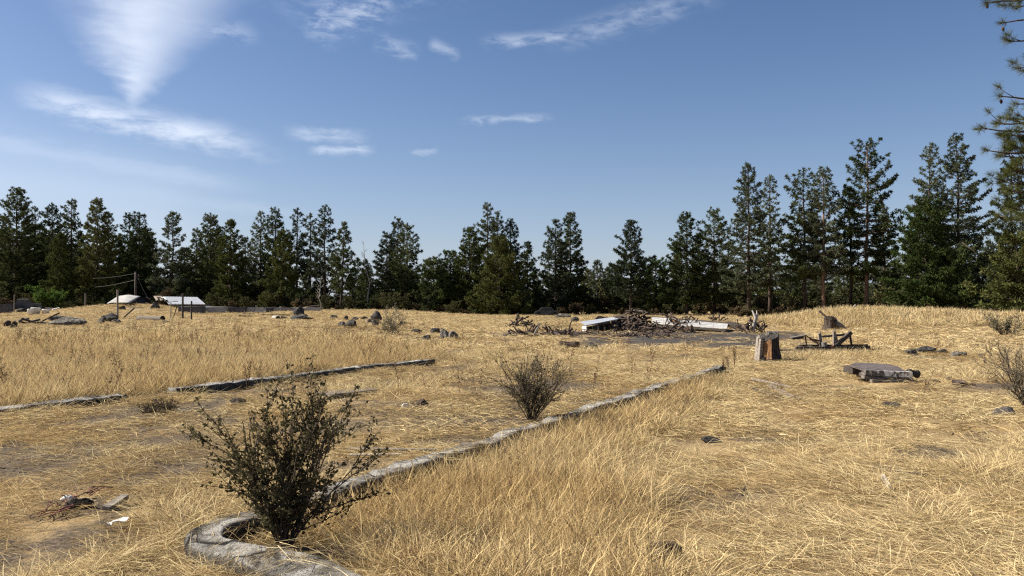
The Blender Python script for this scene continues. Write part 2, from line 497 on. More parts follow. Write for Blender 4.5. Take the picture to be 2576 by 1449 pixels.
M_rust = noisy('rusty_steel', (0.10, 0.048, 0.030), (0.22, 0.105, 0.062), 14, 0.85, metal=0.1)
M_steel = noisy('dull_steel', (0.12, 0.115, 0.105), (0.24, 0.225, 0.205), 12, 0.7, metal=0.2)
M_red = noisy('faded_red_netting', (0.105, 0.032, 0.024), (0.21, 0.075, 0.052), 30, 0.8)
M_charshade = noisy('char_and_opening_shade', (0.008, 0.007, 0.006), (0.022, 0.018, 0.016), 6, 1.0, vary=0.1)  # near-black: char, and the darkness inside openings put into the colour
M_stumpwood = noisy('split_orange_wood', (0.15, 0.070, 0.028), (0.38, 0.21, 0.095), 7, 0.85, (4, 4, 0.4), c3=(0.050, 0.036, 0.028), bstr=1.0, bdist=0.04, vary=0.05, hi=0.62)
M_char = noisy('charred_bark', (0.018, 0.016, 0.015), (0.075, 0.062, 0.052), 6, 0.95, (3, 3, 0.6), bstr=1.0, bdist=0.04)
M_paint_dark = noisy('dusty_dark_car_paint', (0.018, 0.020, 0.024), (0.040, 0.043, 0.048), 3, 0.35, vary=0.05, bstr=0.02, spec=0.5)
M_glass = noisy('dark_car_glass', (0.010, 0.012, 0.014), (0.020, 0.023, 0.026), 3, 0.08, vary=0.05, bstr=0.0, spec=0.6)
M_tyre = noisy('tyre_rubber', (0.012, 0.012, 0.012), (0.025, 0.025, 0.025), 9, 0.9)
M_purple = noisy('dark_tar_board', (0.048, 0.042, 0.042), (0.125, 0.108, 0.104), 7, 0.85, (1, 4, 4), c3=(0.17, 0.115, 0.10), vary=0.05)
M_seed = noisy('dark_seed_stalks', (0.070, 0.035, 0.018), (0.15, 0.080, 0.042), 14, 0.9)

# ------------------------------------------------------------------ ground sheet
def dirt_at(x, y):
    """bare grey-brown soil, 0..1"""
    d, l, t = wall_d(x, y), wall_l(x, y), wall_t(x, y)
    between = sstep(d, 0.1, -0.6) * sstep(l, 0.1, 0.7) * sstep(t, -3.5, 0.5) * (1 - sstep(t, 9, 14))
    v = between * (0.34 + 0.62 * sstep(fbm(x / 1.7, y / 1.7, 31), 0.36, 0.58))
    trample = sstep(-x - .55 * y, -1.6, .2) * (1 - sstep(y, 9, 12)) * sstep(d, -.1, -.4)
    v = np.maximum(v, trample * (0.12 + 0.55 * sstep(fbm(x / .9, y / .9, 33), 0.42, 0.66)))
    patches = ((-1.4, 5.5, .7, .5, .9), (-4.6, 10.6, 2.2, 1.5, .8), (-5.2, 8.6, 2.0, 1.2, .55), (-1.6, 12.6, 1.6, 1.2, .9), (-0.6, 11.0, 1.0, .8, .5), (-1.7, 8.2, 1.2, .7, .6), (-3.2, 7.0, .9, .5, .4),
               (5.6, 15.2, 1.3, 1.5, .95), (6.0, 13.0, 1.0, .8, .7), (8.0, 15.2, 1.4, 1.0, .85), (9.4, 16.0, 1.4, 1.0, .7), (4.4, 11.8, 1.0, .6, .5),
               (5.8, 25.0, 3.5, 2.5, .7), (9.0, 27.0, 4.0, 2.0, .6), (-14, 44, 8, 4, .5), (0.5, 34, 3, 3, .5), (-8, 50, 6, 4, .6), (7, 7.8, 1, .6, .35), (4.2, 6.5, .6, .4, .3))
    for cx, cy, sx, sy, a in patches:
        v = np.maximum(v, a * gauss(x, y, cx, cy, sx, sy) * (0.55 + 0.9 * fbm(x / 0.9, y / 0.9, 77)))
    v = np.maximum(v, 0.75 * sstep(fbm(x / 4.5, y / 4.5, 12), 0.60, 0.72))
    v = np.maximum(v, 0.70 * sstep(fbm(x / 1.1, y / 1.1, 14), 0.58, 0.72))
    return np.clip(v, 0, 1)
def char_at(x, y):
    """burnt black ground around the heaps of wood"""
    v = np.maximum(1.1 * gauss(x, y, 6.8, 42.5, 6.0, 5.5), 1.05 * gauss(x, y, 12.0, 42.0, 5.5, 4.5))
    v = np.maximum(v, 0.88 * gauss(x, y, 8.5, 37.5, 7.5, 8.0))
    v = np.maximum(v, 1.0 * gauss(x, y, 1.4, 42.0, 3.4, 3.6))
    v = np.maximum(v, 0.9 * gauss(x, y, 4.3, 33.5, 1.6, 2.0))
    v = np.maximum(v, 0.8 * gauss(x, y, 9.0, 33, 4.0, 3.0))
    v = np.maximum(v, 0.75 * gauss(x, y, -5.3, 12.5, 1.0, 0.5))
    return np.clip(v * (0.15 + 1.75 * fbm(x / 1.3, y / 1.9, 41)), 0, 1)
def axis(lo, hi, fine_lo, fine_hi, step, grow):
    a = list(np.arange(fine_lo, fine_hi, step))
    s, v = step, a[-1]
    while v < hi: s *= grow; v += s; a.append(v)
    s, v = step, a[0]
    while v > lo: s *= grow; v -= s; a.insert(0, v)
    return np.array(a)
gx, gy = axis(-2600, 2600, -11, 13, 0.11, 1.06), axis(-400, 4200, 3.0, 24, 0.11, 1.045)
X, Y = np.meshgrid(gx, gy)
Z = height(X, Y)
clods = 0.055 * (fbm(X / 0.28, Y / 0.28, 61, 3) - 0.5) * np.exp(-np.maximum(Y, 0) / 40)
dirtv = dirt_at(X, Y)
Zg = Z + clods * (0.5 + dirtv)
nx, ny = len(gx), len(gy)
idx = np.arange(nx * ny).reshape(ny, nx)
quads = np.stack([idx[:-1, :-1], idx[:-1, 1:], idx[1:, 1:], idx[1:, :-1]], -1).reshape(-1, 4)
me = quick_mesh('ground', np.stack([X, Y, Zg], -1).reshape(-1, 3), quads, M_ground, True)
for nm, arr in (('dirt', dirtv), ('char', char_at(X, Y))):
    a = me.attributes.new(nm, 'FLOAT', 'POINT'); a.data.foreach_set('value', arr.ravel().astype(np.float32))
ground = tag(link_mesh('ground', me), 'dry grassland floor of straw and bare grey soil', kind='structure')

# ------------------------------------------------------------------ pines
def tuft_template(n, length, width, spread, seed, droop=0.0):
    """needle cluster: thin triangles fanning out about +z"""
    rs = np.random.RandomState(seed)
    v, f = [], []
    for i in range(n):
        a, e = rs.uniform(0, 6.283), rs.uniform(spread[0], spread[1])
        d = np.array((math.cos(a) * math.cos(e), math.sin(a) * math.cos(e), math.sin(e)))
        s = np.cross(d, rs.normal(size=3)); s /= np.linalg.norm(s)
        L = length * rs.uniform(.75, 1.15)
        b = len(v)
        v += [d * 0.02 - s * width * .5, d * 0.02 + s * width * .5, d * L * 0.6 + s * width * .55, d * L - s * width * .1]
        f += [(b, b + 1, b + 2), (b, b + 2, b + 3)]
    return np.array(v), np.array(f)
TUFT_FAR = tuft_template(9, 0.36, 0.10, (-0.5, 1.3), 5)
TUFT_FINE = tuft_template(52, 0.23, 0.0062, (-0.25, 1.45), 6)
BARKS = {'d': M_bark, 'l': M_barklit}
LEAVES = {'n': M_needle, 'o': M_olive, 'g': M_green, 'b': M_blue}
def pine_geometry(seed, H, cb, Rw, taper=0.75, dens=1.0, lean=0.0, ragged=0.35, r0=None, bulge=0.25, clump=1.0):
    """trunk with limbs (MB) and crown vertices: cb = crown base / H, Rw = crown half width"""
    rs = np.random.RandomState(seed)
    r0 = r0 or 0.011 * H + 0.05
    bark = MB()
    k = 9
    wob = rs.uniform(-.02, .02, (k, 2)) * H * 0.25
    tp = [Vector((lean * H * (i / (k - 1)) + wob[i, 0] * (i > 0), wob[i, 1] * (i > 0), H * i / (k - 1) - (0.3 if i == 0 else 0))) for i in range(k)]
    tr = [r0 * (1.25 if i == 0 else 1.0) * (1 - 0.93 * i / (k - 1)) + 0.015 for i in range(k)]
    bark.tube(tp, tr, 8)
    def trunk_at(z):
        u = np.clip(z / H, 0, 1) * (k - 1); i = min(int(u), k - 2); w = u - i
        return tp[i] * (1 - w) + tp[i + 1] * w
    pos, dirs, scl = [], [], []
    # some dead stubs below the crown
    for i in range(int(5 + 8 * cb)):
        z = H * rs.uniform(0.10, max(0.14, cb)); a = rs.uniform(0, 6.283); L = rs.uniform(.4, 1.5)
        p = trunk_at(z); d = Vector((math.cos(a), math.sin(a), rs.uniform(-.3, .15)))
        bark.tube([p, p + d * L], [0.03, 0.008], 3, False)
    z = cb * H
    gap_a = rs.uniform(0, 6.283)
    while z < H * 0.985:
        t = (z - cb * H) / (H * (1 - cb))
        prof = (1 - t) ** (taper + .10) * (1 - bulge * max(0.0, 1 - t / 0.25)) + 0.05
        nl = max(3, int(round(rs.uniform(4.4, 7.2) * dens * (0.75 + 0.25 * (1 - t)))))
        a0 = rs.uniform(0, 6.283)
        for j in range(nl):
            if rs.rand() < 0.10: continue
            a = a0 + 6.283 * j / nl + rs.uniform(-.4, .4)
            L = Rw * prof * (1 - ragged + ragged * 1.55 * rs.rand() ** 1.2) + 0.12
            if rs.rand() < 0.06: L *= 1.3
            up = -0.12 + 0.75 * t ** 1.3 + rs.uniform(-.18, .18)
            p0 = trunk_at(z + rs.uniform(-.2, .2))
            h = Vector((math.cos(a), math.sin(a), 0))
            p1 = p0 + h * L * 0.55 + Vector((0, 0, L * 0.5 * up - 0.04 * L))
            p2 = p0 + h * L + Vector((0, 0, L * (up + 0.16)))
            bark.tube([p0, p1, p2], [0.018 + 0.014 * L, 0.012 + 0.006 * L, 0.007], 3, False)
            m = max(2, int(L / (0.135 / max(dens, .6)) * (0.75 + 0.5 * rs.rand())))
            side = Vector((-h.y, h.x, 0))
            for q in range(m):
                u = 0.30 + 0.70 * ((q + rs.rand()) / m) ** 0.75
                c = p0.lerp(p1, u / .55) if u < .55 else p1.lerp(p2, (u - .55) / .45)
                w = (1.05 - u) * L * 0.45 + 0.14
                off = side * rs.uniform(-w, w) + Vector((0, 0, rs.uniform(-.08, .20)))
                pos.append(c + off); dirs.append(h * 0.55 + off * 0.5 + Vector((0, 0, 0.75))); scl.append(rs.uniform(.7, 1.25) * clump * (1.08 - .4 * t))
            pos.append(p2); dirs.append(h + Vector((0, 0, 0.6))); scl.append(rs.uniform(.8, 1.2) * clump)
        z += rs.uniform(.34, .62) * (0.8 + H / 60)
    for q in range(5):
        pos.append(trunk_at(H * (0.95 + 0.0125 * q))); dirs.append(Vector((rs.uniform(-.3, .3), rs.uniform(-.3, .3), 1))); scl.append(0.8)
    return bark, np.array(pos), np.array(dirs), np.array(scl), rs
def make_pine(loc, label, seed, H, cb, Rw, leaf='n', bark='d', group=None, name='pine_tree', **kw):
    root = thing(name, label, 'pine tree', loc, 0, group)
    b, pos, dirs, scl, rs = pine_geometry(seed, H, cb, Rw, **kw)
    b.build('trunk', BARKS[bark], root, True)
    v, f = scatter(TUFT_FAR[0], TUFT_FAR[1], pos, dirs, scl, rs)
    link_mesh('crown', quick_mesh('crown', v, f, LEAVES[leaf]), root)
    return root
# (image column of the trunk, image row of the tip, half width of the crown, crown base share, distance, needles, bark, label, extras)
PINES = [
 (40, 476, 50, .12, 118, 'n', 'd', 'tallest dark pine near the left end of the treeline, dense to the ground', dict(taper=.6, dens=1.25)),
 (4, 545, 32, .15, 124, 'n', 'd', 'dark pine cut by the left edge of the photo', dict(taper=.7)),
 (86, 520, 27, .2, 126, 'b', 'd', 'thin see-through pine right of the tallest left pine', dict(taper=.6, dens=.8)),
 (129, 511, 32, .12, 122, 'n', 'd', 'dark pine with a blunt top above the green bush', dict(taper=.6)),
 (178, 501, 34, .2, 118, 'n', 'd', 'dark pine with a bare black lower trunk right of the green bush', dict(taper=.65)),
 (150, 590, 30, .05, 110, 'o', 'd', 'shorter olive pine in front of two dark ones above the green bush', dict(taper=.7, dens=1.1)),
 (243, 498, 44, .05, 112, 'o', 'd', 'broad pointed olive-dark pine behind the lone post on the mound', dict(taper=.75, dens=1.2, bulge=.1)),
 (271, 534, 30, .1, 122, 'n', 'd', 'dark pine crowding the right side of the broad pointed pine', dict(taper=.6)),
 (303, 590, 28, .1, 126, 'n', 'd', 'low dark pine filling the dip left of a twin-topped pair', dict()),
 (324, 536, 26, .15, 124, 'n', 'd', 'left pine of the twin-topped pair above the arched white sheet', dict(taper=.55)),
 (350, 537, 36, .12, 118, 'n', 'd', 'right pine of the twin-topped pair above the arched white sheet', dict(taper=.6)),
 (434, 535, 40, .22, 116, 'b', 'd', 'open-crowned pine standing alone right of the gap behind the metal roof', dict(taper=.7, dens=.95)),
 (494, 574, 26, .15, 122, 'n', 'd', 'small-topped pine left of a dense blunt-topped one over the block wall', dict()),
 (528, 542, 36, .12, 118, 'n', 'd', 'dense blunt-topped pine over the left end of the block wall', dict(taper=.55, dens=1.1)),
 (580, 556, 38, .02, 112, 'o', 'd', 'olive pine spreading down to the ground above the block wall', dict(taper=.7, dens=1.2, bulge=0)),
 (655, 533, 26, .3, 120, 'b', 'd', 'slim pine left edge of the row of bare-trunked pines', dict(dens=.85)),
 (692, 522, 28, .2, 118, 'n', 'd', 'round-topped pine second in the row of bare-trunked pines', dict(taper=.55, dens=.95)),
 (712, 580, 36, .02, 108, 'o', 'd', 'shorter olive pine in front of the row of bare-trunked pines', dict(taper=.8, dens=1.2, bulge=0)),
 (746, 524, 28, .34, 116, 'b', 'd', 'thin pine with long bare black trunk behind the pointed rock', dict(dens=.8)),
 (780, 537, 24, .36, 120, 'b', 'd', 'narrow bare-trunked pine between two taller ones right of the pointed rock', dict(dens=.8)),
 (816, 520, 31, .34, 114, 'b', 'd', 'tall thin pine with open crown and black bare trunk, tallest of its row', dict(taper=.7, dens=.85)),
 (858, 559, 25, .25, 110, 'n', 'd', 'pointed pine on a slightly leaning bare trunk at the end of its row', dict(lean=.035, taper=.8)),
 (900, 650, 20, .05, 128, 'n', 'd', 'little pine left of the bleached snag', dict()),
 (921, 652, 20, .05, 124, 'n', 'd', 'little pine under the bleached snag', dict()),
 (973, 586, 32, .2, 116, 'b', 'd', 'left and lowest pine of the isolated group of three in the middle', dict(dens=.95)),
 (1000, 551, 26, .25, 118, 'b', 'd', 'middle pine of the isolated group of three, tallest of them', dict(dens=.9, taper=.6)),
 (1024, 562, 32, .2, 114, 'n', 'd', 'right pine of the isolated group of three in the middle', dict(dens=.95, taper=.6)),
 (1091, 646, 36, .02, 112, 'g', 'd', 'low round green pine left of the big central clump', dict(taper=.55, dens=1.2, bulge=0)),
 (1132, 634, 36, .02, 116, 'g', 'd', 'low green pine between the round one and the central clump', dict(taper=.6, dens=1.2, bulge=0)),
 (1182, 574, 42, .08, 112, 'o', 'd', 'left shoulder pine of the big central clump', dict(taper=.6, dens=1.1)),
 (1226, 513, 38, .2, 116, 'b', 'd', 'highest pine of the big central clump', dict(taper=.8)),
 (1253, 534, 28, .2, 119, 'b', 'd', 'second highest pine of the big central clump, just right of its top', dict(taper=.75)),
 (1284, 556, 30, .2, 116, 'b', 'd', 'right shoulder pine of the big central clump', dict(taper=.65)),
 (1258, 598, 52, .02, 104, 'o', 'd', 'broad olive pine in front of the big central clump', dict(taper=.65, dens=1.3, bulge=0)),
 (1327, 612, 32, .02, 110, 'n', 'd', 'small conical pine between the central clump and a twin pair', dict(taper=.85, dens=1.1, bulge=0)),
 (1398, 556, 38, .12, 112, 'b', 'd', 'left pine of the twin pair right of the central clump', dict(taper=.75)),
 (1435, 536, 36, .1, 114, 'n', 'd', 'right and taller pine of the twin pair right of the central clump', dict(taper=.7, dens=1.1)),
 (1503, 655, 28, .02, 118, 'b', 'd', 'small pine with a pale wispy tip in the low gap', dict(taper=.9, dens=1.0)),
 (1587, 556, 42, .22, 104, 'b', 'd', 'lone tapering pine with bare pale lower trunk behind the log heap', dict(taper=.75, dens=1.1)),
 (1547, 668, 30, .02, 122, 'n', 'd', 'low dark pine at the left foot of the lone tapering pine', dict()),
 (1650, 656, 44, .02, 112, 'g', 'd', 'low broad green pine right of the lone tapering pine', dict(taper=.5, dens=1.2, bulge=0)),
 (1728, 538, 44, .15, 102, 'n', 'd', 'left of two big round-topped pines above the white fallen roof', dict(taper=.6, dens=1.1)),
 (1797, 530, 46, .15, 104, 'n', 'd', 'right of two big round-topped pines above the white fallen roof', dict(taper=.5, dens=1.1)),
 (1884, 414, 48, .2, 92, 'b', 'd', 'very tall pine with long bare trunk behind the white snag', dict(taper=.75, dens=.95)),
 (1937, 442, 36, .22, 96, 'b', 'd', 'slender tall pine right of the very tall bare-trunked one', dict(taper=.65, dens=.8)),
 (2024, 433, 44, .28, 92, 'n', 'd', 'tall flat-topped pine with dark trunk above the wooden frame', dict(taper=.45, dens=.95)),
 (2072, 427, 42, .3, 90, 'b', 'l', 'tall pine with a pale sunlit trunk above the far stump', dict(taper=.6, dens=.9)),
 (2141, 470, 26, .55, 92, 'n', 'd', 'thin half-bare pine pole left of the tallest right-hand pine', dict(taper=.6, dens=.7)),
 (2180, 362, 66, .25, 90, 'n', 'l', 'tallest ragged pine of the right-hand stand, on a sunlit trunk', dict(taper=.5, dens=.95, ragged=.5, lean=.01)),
 (2225, 520, 32, .15, 96, 'b', 'd', 'shorter pine at the right side of the tallest ragged pine', dict(dens=.9)),
 (2342, 365, 46, .15, 94, 'b', 'd', 'left top of the big double pine at the right', dict(taper=.65, dens=.95)),
 (2412, 346, 64, .2, 88, 'b', 'd', 'right and taller top of the big double pine at the right', dict(taper=.6, dens=1.0, ragged=.45)),
 (2330, 510, 64, .0, 76, 'g', 'd', 'fresh green pine, dense to the ground, in front of the double pine', dict(taper=.5, dens=1.3, bulge=0)),
 (2405, 640, 50, .0, 74, 'g', 'd', 'low green pine at the right foot of the fresh green one', dict(taper=.5, dens=1.3, bulge=0)),
 (2548, 396, 46, .1, 82, 'b', 'd', 'tall grey-green pine beside the near branches at the right edge', dict(taper=.6)),
 (2560, 600, 62, .0, 60, 'o', 'd', 'low olive pine in the lower right corner of the treeline', dict(taper=.45, dens=1.3, bulge=0)),
 (2630, 520, 60, .05, 80, 'n', 'd', 'dark pine just past the right edge of the photo', dict()),
]
for i, (px, top, hw, cb, dep, lf, bk, lab, kw) in enumerate(PINES):
    g = G(px, dep)
    H = Q(px, top, dep).z - g.z
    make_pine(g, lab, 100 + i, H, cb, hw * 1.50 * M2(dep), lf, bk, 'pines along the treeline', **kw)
# smaller pines that fill in behind, past what can be told apart
rsb = np.random.RandomState(4)
protos = []
for k in range(5):
    r = make_pine((0, 0, 0), 'one of many smaller pines filling in behind the front row of the treeline', 700 + k, 10.0, .04, 2.3, 'nbnob'[k], 'd',
                  'smaller pines behind the treeline', taper=.7, dens=1.0)
    protos.append(r)
fill = [(px, 150 + 25 * rsb.rand()) for px in np.arange(-500, 3000, 46)] + [(px, 185 + 30 * rsb.rand()) for px in np.arange(-140, 2720, 40)]
for i, (px, dep) in enumerate(fill):
    o = protos[i] if i < 5 else copy_tree(protos[i % 5])
    px = px + rsb.uniform(-14, 14)
    top = rsb.uniform(664, 722) - (rsb.uniform(20, 100) if px < 370 or 460 < px < 620 else rsb.uniform(0, 60) if px > 1690 else 0)
    g = G(px, dep); s = (Q(px, top, dep).z - g.z) / 10.0
    o.location = g; o.scale = (s * rsb.uniform(1.1, 1.5),) * 2 + (s,); o.rotation_euler.z = rsb.uniform(0, 6.28)

# dead trees
def snag(loc, label, H, seed, mat, name='dead_tree', r=0.10):
    rs = np.random.RandomState(seed); root = thing(name, label, 'dead tree', loc)
    b = MB(); pts = [Vector((rs.uniform(-.15, .15) * i, rs.uniform(-.1, .1) * i, H * i / 5 - .2 * (i == 0))) for i in range(6)]
    b.tube(pts, [r * (1 - .16 * i) for i in range(6)], 6); b.build('trunk', mat, root, True)
    for i in range(18):
        u = rs.uniform(.35, .98) * 5; k = min(int(u), 4); p = pts[k].lerp(pts[k + 1], u - k)
        a = rs.uniform(0, 6.283); L = rs.uniform(.4, 1.3) * (1.2 - u / 6)
        d = Vector((math.cos(a), math.sin(a), rs.uniform(.2, .9))).normalized()
        bb = MB(); m_ = p + d * L * .6
        bb.tube([p, m_, p + d * L + Vector((0, 0, .1))], [r * .35, r * .2, .012], 4, False)
        bb.tube([m_, m_ + Vector((rs.uniform(-.4, .4), rs.uniform(-.4, .4), .3)) * L], [r * .18, .01], 3, False)
        bb.build('branch', mat, root)
    return root
d_ = 112
snag(G(926, d_), 'bleached leafless snag rising over two little pines in the middle', Q(926, 618, d_).z, 3, M_dead, r=.12)
snag(G(388, 120), 'thin dark leafless snag in the gap behind the metal roof', Q(388, 612, 120).z - 0.6, 5, M_bark, r=.10)
snag(G(806, 100), 'short pale leafless snag among the bare-trunked pines', 4.2, 8, M_dead, r=.07)
# leaning broken limb by the double pine
root = thing('broken_limb', 'dark broken limb with drooping needles hanging right of the double pine', 'fallen limb', G(2440, 84))
b = MB(); a0 = Q(2420, 610, 84) - root.location; a1 = Q(2560, 720, 82) - root.location; a2 = Q(2600, 800, 82) - root.location
b.tube([a0, a0.lerp(a1, .5) + Vector((0, 0, .25)), a1, a2], [.05, .09, .13, .15], 6); b.build('limb', M_bark, root, True)
rs = np.random.RandomState(9); u = rs.rand(160)[:, None]
pp = np.array(a0) * (1 - u) + np.array(a1) * u + rs.normal(0, .35, (160, 3)) + np.array((0, 0, -.1))
v, f = scatter(TUFT_FAR[0], TUFT_FAR[1], pp, rs.normal(0, .5, (160, 3)) + np.array((0, 0, .5)), rs.uniform(.6, 1.0, 160), rs)
link_mesh('needles', quick_mesh('needles', v, f, M_needle), root)

# ------------------------------------------------------------------ brush along the foot of the trees
LEAF_T = (np.array([(-.5, 0, 0), (0, -.28, .05), (.5, 0, 0), (0, .28, .05)]) + np.array((.5, 0, 0)), np.array([(0, 1, 2, 3)]))
def shrub_geometry(seed, Hh, Rr, stems, leaf, nleaf, spread=1.0, twig=0.012, wander=.18, forks=3):
    """stems fanning from one root; leaves along the outer two thirds"""
    rs = np.random.RandomState(seed); b = MB(); pos, dr = [], []
    def grow(p, d, L, r, lev):
        k = 5; pts = [p]
        for i in range(k):
            d = (d + Vector(rs.uniform(-wander, wander, 3)) + Vector((0, 0, .05))).normalized()
            pts.append(pts[-1] + d * L / k)
        b.tube(pts, [r * (1 - .8 * i / k) + .0012 for i in range(k + 1)], 4 if lev == 0 else 3, False)
        for i in range(1, k + 1):
            if lev > 0 or i > 1:
                for q in range(nleaf if lev else max(1, nleaf // 3)):
                    c = pts[i - 1].lerp(pts[i], rs.rand())
                    pos.append(c + Vector(rs.normal(0, leaf * .35, 3))); dr.append(rs.normal(0, 1, 3) + np.array((0, 0, .3)))
        if lev < 2:
            for q in range(forks):
                i = rs.randint(1, k); c = pts[i]
                dd = (d + Vector(rs.normal(0, .55, 3))).normalized()
                if dd.z < .05: dd.z = .15
                grow(c, dd, L * rs.uniform(.35, .6), r * .5, lev + 1)
    for i in range(stems):
        a = 6.283 * i / stems + rs.uniform(-.4, .4); out = rs.rand() ** .7 * spread
        d = Vector((math.cos(a) * out * Rr / Hh, math.sin(a) * out * Rr / Hh, 1.0)).normalized()
        grow(Vector((rs.uniform(-.06, .06) * Rr, rs.uniform(-.06, .06) * Rr, -.03)), d, Hh * rs.uniform(.75, 1.05) / max(d.z, .5) * .95, twig, 0)
    return b, np.array(pos), np.array(dr), rs
def make_shrub(loc, label, seed, Hh, Rr, mat, stems=9, leaf=.08, nleaf=4, group=None, twig=.012, name='shrub', cat='shrub', twigmat=None, kind=False, **kw):
    root = thing(name, label, cat, loc, 0, group)
    b, pos, dr, rs = shrub_geometry(seed, Hh, Rr, stems, leaf, nleaf, twig=twig, **kw)
    b.build('stems', twigmat or M_twig, root)
    v, f = scatter(LEAF_T[0], LEAF_T[1], pos, dr, leaf * rs.uniform(.6, 1.3, len(pos)), rs)
    fo = link_mesh('foliage', quick_mesh('foliage', v, f, mat), root)
    fo['kind'] = 'stuff'
    return root
BR = [('dark green shrub', M_brush, 2.6, 1.9, 'one of the low dark green shrubs in the brush at the foot of the treeline'),
      ('olive shrub', M_brusholive, 2.2, 2.0, 'one of the low olive shrubs in the brush at the foot of the treeline'),
      ('brown shrub', M_brownleaf, 1.5, 1.6, 'one of the low brown dry shrubs in the brush at the foot of the treeline')]
bp = [make_shrub((0, 0, 0), lb, 40 + i, h_, r_, m_, 12, .26, 3, 'brush along the foot of the treeline', .03, forks=2) for i, (nm, m_, h_, r_, lb) in enumerate(BR)]
rsb = np.random.RandomState(12); used = set()
for px in np.arange(-60, 2680, 19):
    for row in range(2):
        dep = (92 if px > 1850 else 106) + row * 11 + rsb.uniform(-4, 4)
        if px > 2250: dep -= 16
        k = rsb.choice(3, p=(.34, .42, .24)) if not (1620 < px < 2260 and row == 0) else rsb.choice(3, p=(.1, .25, .65))
        o = bp[k] if k not in used else copy_tree(bp[k]); used.add(k)
        o.location = G(px + rsb.uniform(-12, 12), dep); s = rsb.uniform(.4, 1.5) * (1.1 if row else .62)
        o.scale = (s * 1.1, s * 1.1, s); o.rotation_euler.z = rsb.uniform(0, 6.28)

# ------------------------------------------------------------------ near pine reaching in at the right edge
def near_pine():
    dep = 21.0
    g = G(2745, dep)
    root = thing('pine_tree', 'near pine whose needled branches reach in along the right edge', 'pine tree', g, 0, 'pines along the treeline')
    rs = np.random.RandomState(21); bark = MB()
    H = 15.0
    tp = [Vector((rs.uniform(-.05, .05), rs.uniform(-.05, .05), H * i / 8 - (.3 if i == 0 else 0))) for i in range(9)]
    bark.tube(tp, [.26 * (1 - .1 * i) for i in range(9)], 12)
    pos, dr, sc_, tips = [], [], [], []
    def limb(p0, p2, sag=.12, twigs=5, foliage=1.0):
        L = (p2 - p0).length
        pm = p0.lerp(p2, .55) + Vector((0, 0, -sag * L)); pts = []
        for i in range(7):
            u = i / 6; pts.append(p0 * (1 - u) ** 2 + pm * 2 * u * (1 - u) + p2 * u * u + (Vector(rs.normal(0, .025, 3)) if 0 < i < 6 else Vector()))
        bark.tube(pts, [.045 * (1 - .8 * i / 6) + .004 for i in range(7)], 6)
        d = (pts[-1] - pts[-2]).normalized()
        def tip(p, dd):
            pos.append(p); dr.append(np.array(dd + Vector((0, 0, .35)))); sc_.append(rs.uniform(.85, 1.15)); tips.append(p)
            pos.append(p - dd * .07); dr.append(np.array(dd + Vector((0, 0, .2)))); sc_.append(rs.uniform(.75, 1.0))
        tip(pts[-1], d)
        for q in range(int(twigs)):
            u = rs.uniform(.25, .95); i = min(int(u * 6), 5); p = pts[i].lerp(pts[i + 1], u * 6 - i)
            dd = (d + Vector(rs.normal(0, .55, 3)) + Vector((0, 0, .35))).normalized(); l = rs.uniform(.18, .5)
            e = p + dd * l + Vector((0, 0, .04))
            bark.tube([p, p + dd * l * .6, e], [.012, .008, .005], 4); tip(e, dd)
    def at(px, py, dd=0.0): return Q(px, py, dep + dd) - Vector(g)
    # the branches that show, by their tips
    for (x, y, hz, dd, n) in ((2482, 8, 10.2, -.4, 9), (2500, -14, 10.5, .3, 9), (2524, 58, 9.3, .2, 1), (2543, 104, 8.7, -.3, 2), (2560, 20, 9.9, .6, 8),
                              (2562, 172, 7.9, .3, 3), (2516, 242, 7.0, 0, 2), (2556, 262, 6.9, .5, 4), (2472, 322, 6.1, -.2, 2), (2512, 310, 6.3, .4, 8), (2480, 378, 5.6, .2, 3),
                              (2530, 340, 6.0, -.5, 14), (2520, 392, 5.4, .5, 14), (2545, 430, 5.0, -.2, 14), (2518, 455, 4.7, .2, 14), (2538, 480, 4.5, -.4, 14), (2535, 520, 4.1, .3, 14), (2552, 372, 5.8, .6, 14), (2560, 555, 3.9, 0, 12), (2550, 300, 6.6, .9, 8)):
        limb(Vector((0, 0, hz + .4)), at(x, y, dd), .1 + .06 * rs.rand(), n)
    # the rest of the tree beyond the edge
    for i in range(46):
        z = 2.6 + (H - 3.0) * rs.rand(); t = (z - 2.6) / (H - 2.6); a = rs.uniform(-2.0, 2.0); L = 2.3 * (1 - t) ** .7 * rs.uniform(.6, 1.1) + .3
        limb(Vector((0, 0, z)), Vector((math.cos(a) * L, math.sin(a) * L, z + L * (.1 + .5 * t))), .1, 6)
    bark.build('trunk', M_bark, root, True)
    v, f = scatter(TUFT_FINE[0], TUFT_FINE[1], np.array([tuple(p) for p in pos]), np.array(dr), np.array(sc_), rs)
    link_mesh('crown', quick_mesh('crown', v, f, M_olive), root)
    for p in [tips[0], tips[6 * 1 + 3], tips[20]][:2] + [at(2522, 66, .2), at(2517, 248)]:
        c = MB(); c.tube([p + Vector((0, 0, -.02)), p + Vector((.01, 0, -.06)), p + Vector((.02, 0, -.11)), p + Vector((.02, 0, -.14))], [.018, .040, .032, .010], 8)
        c.build('cone', M_log, root, True)
near_pine()

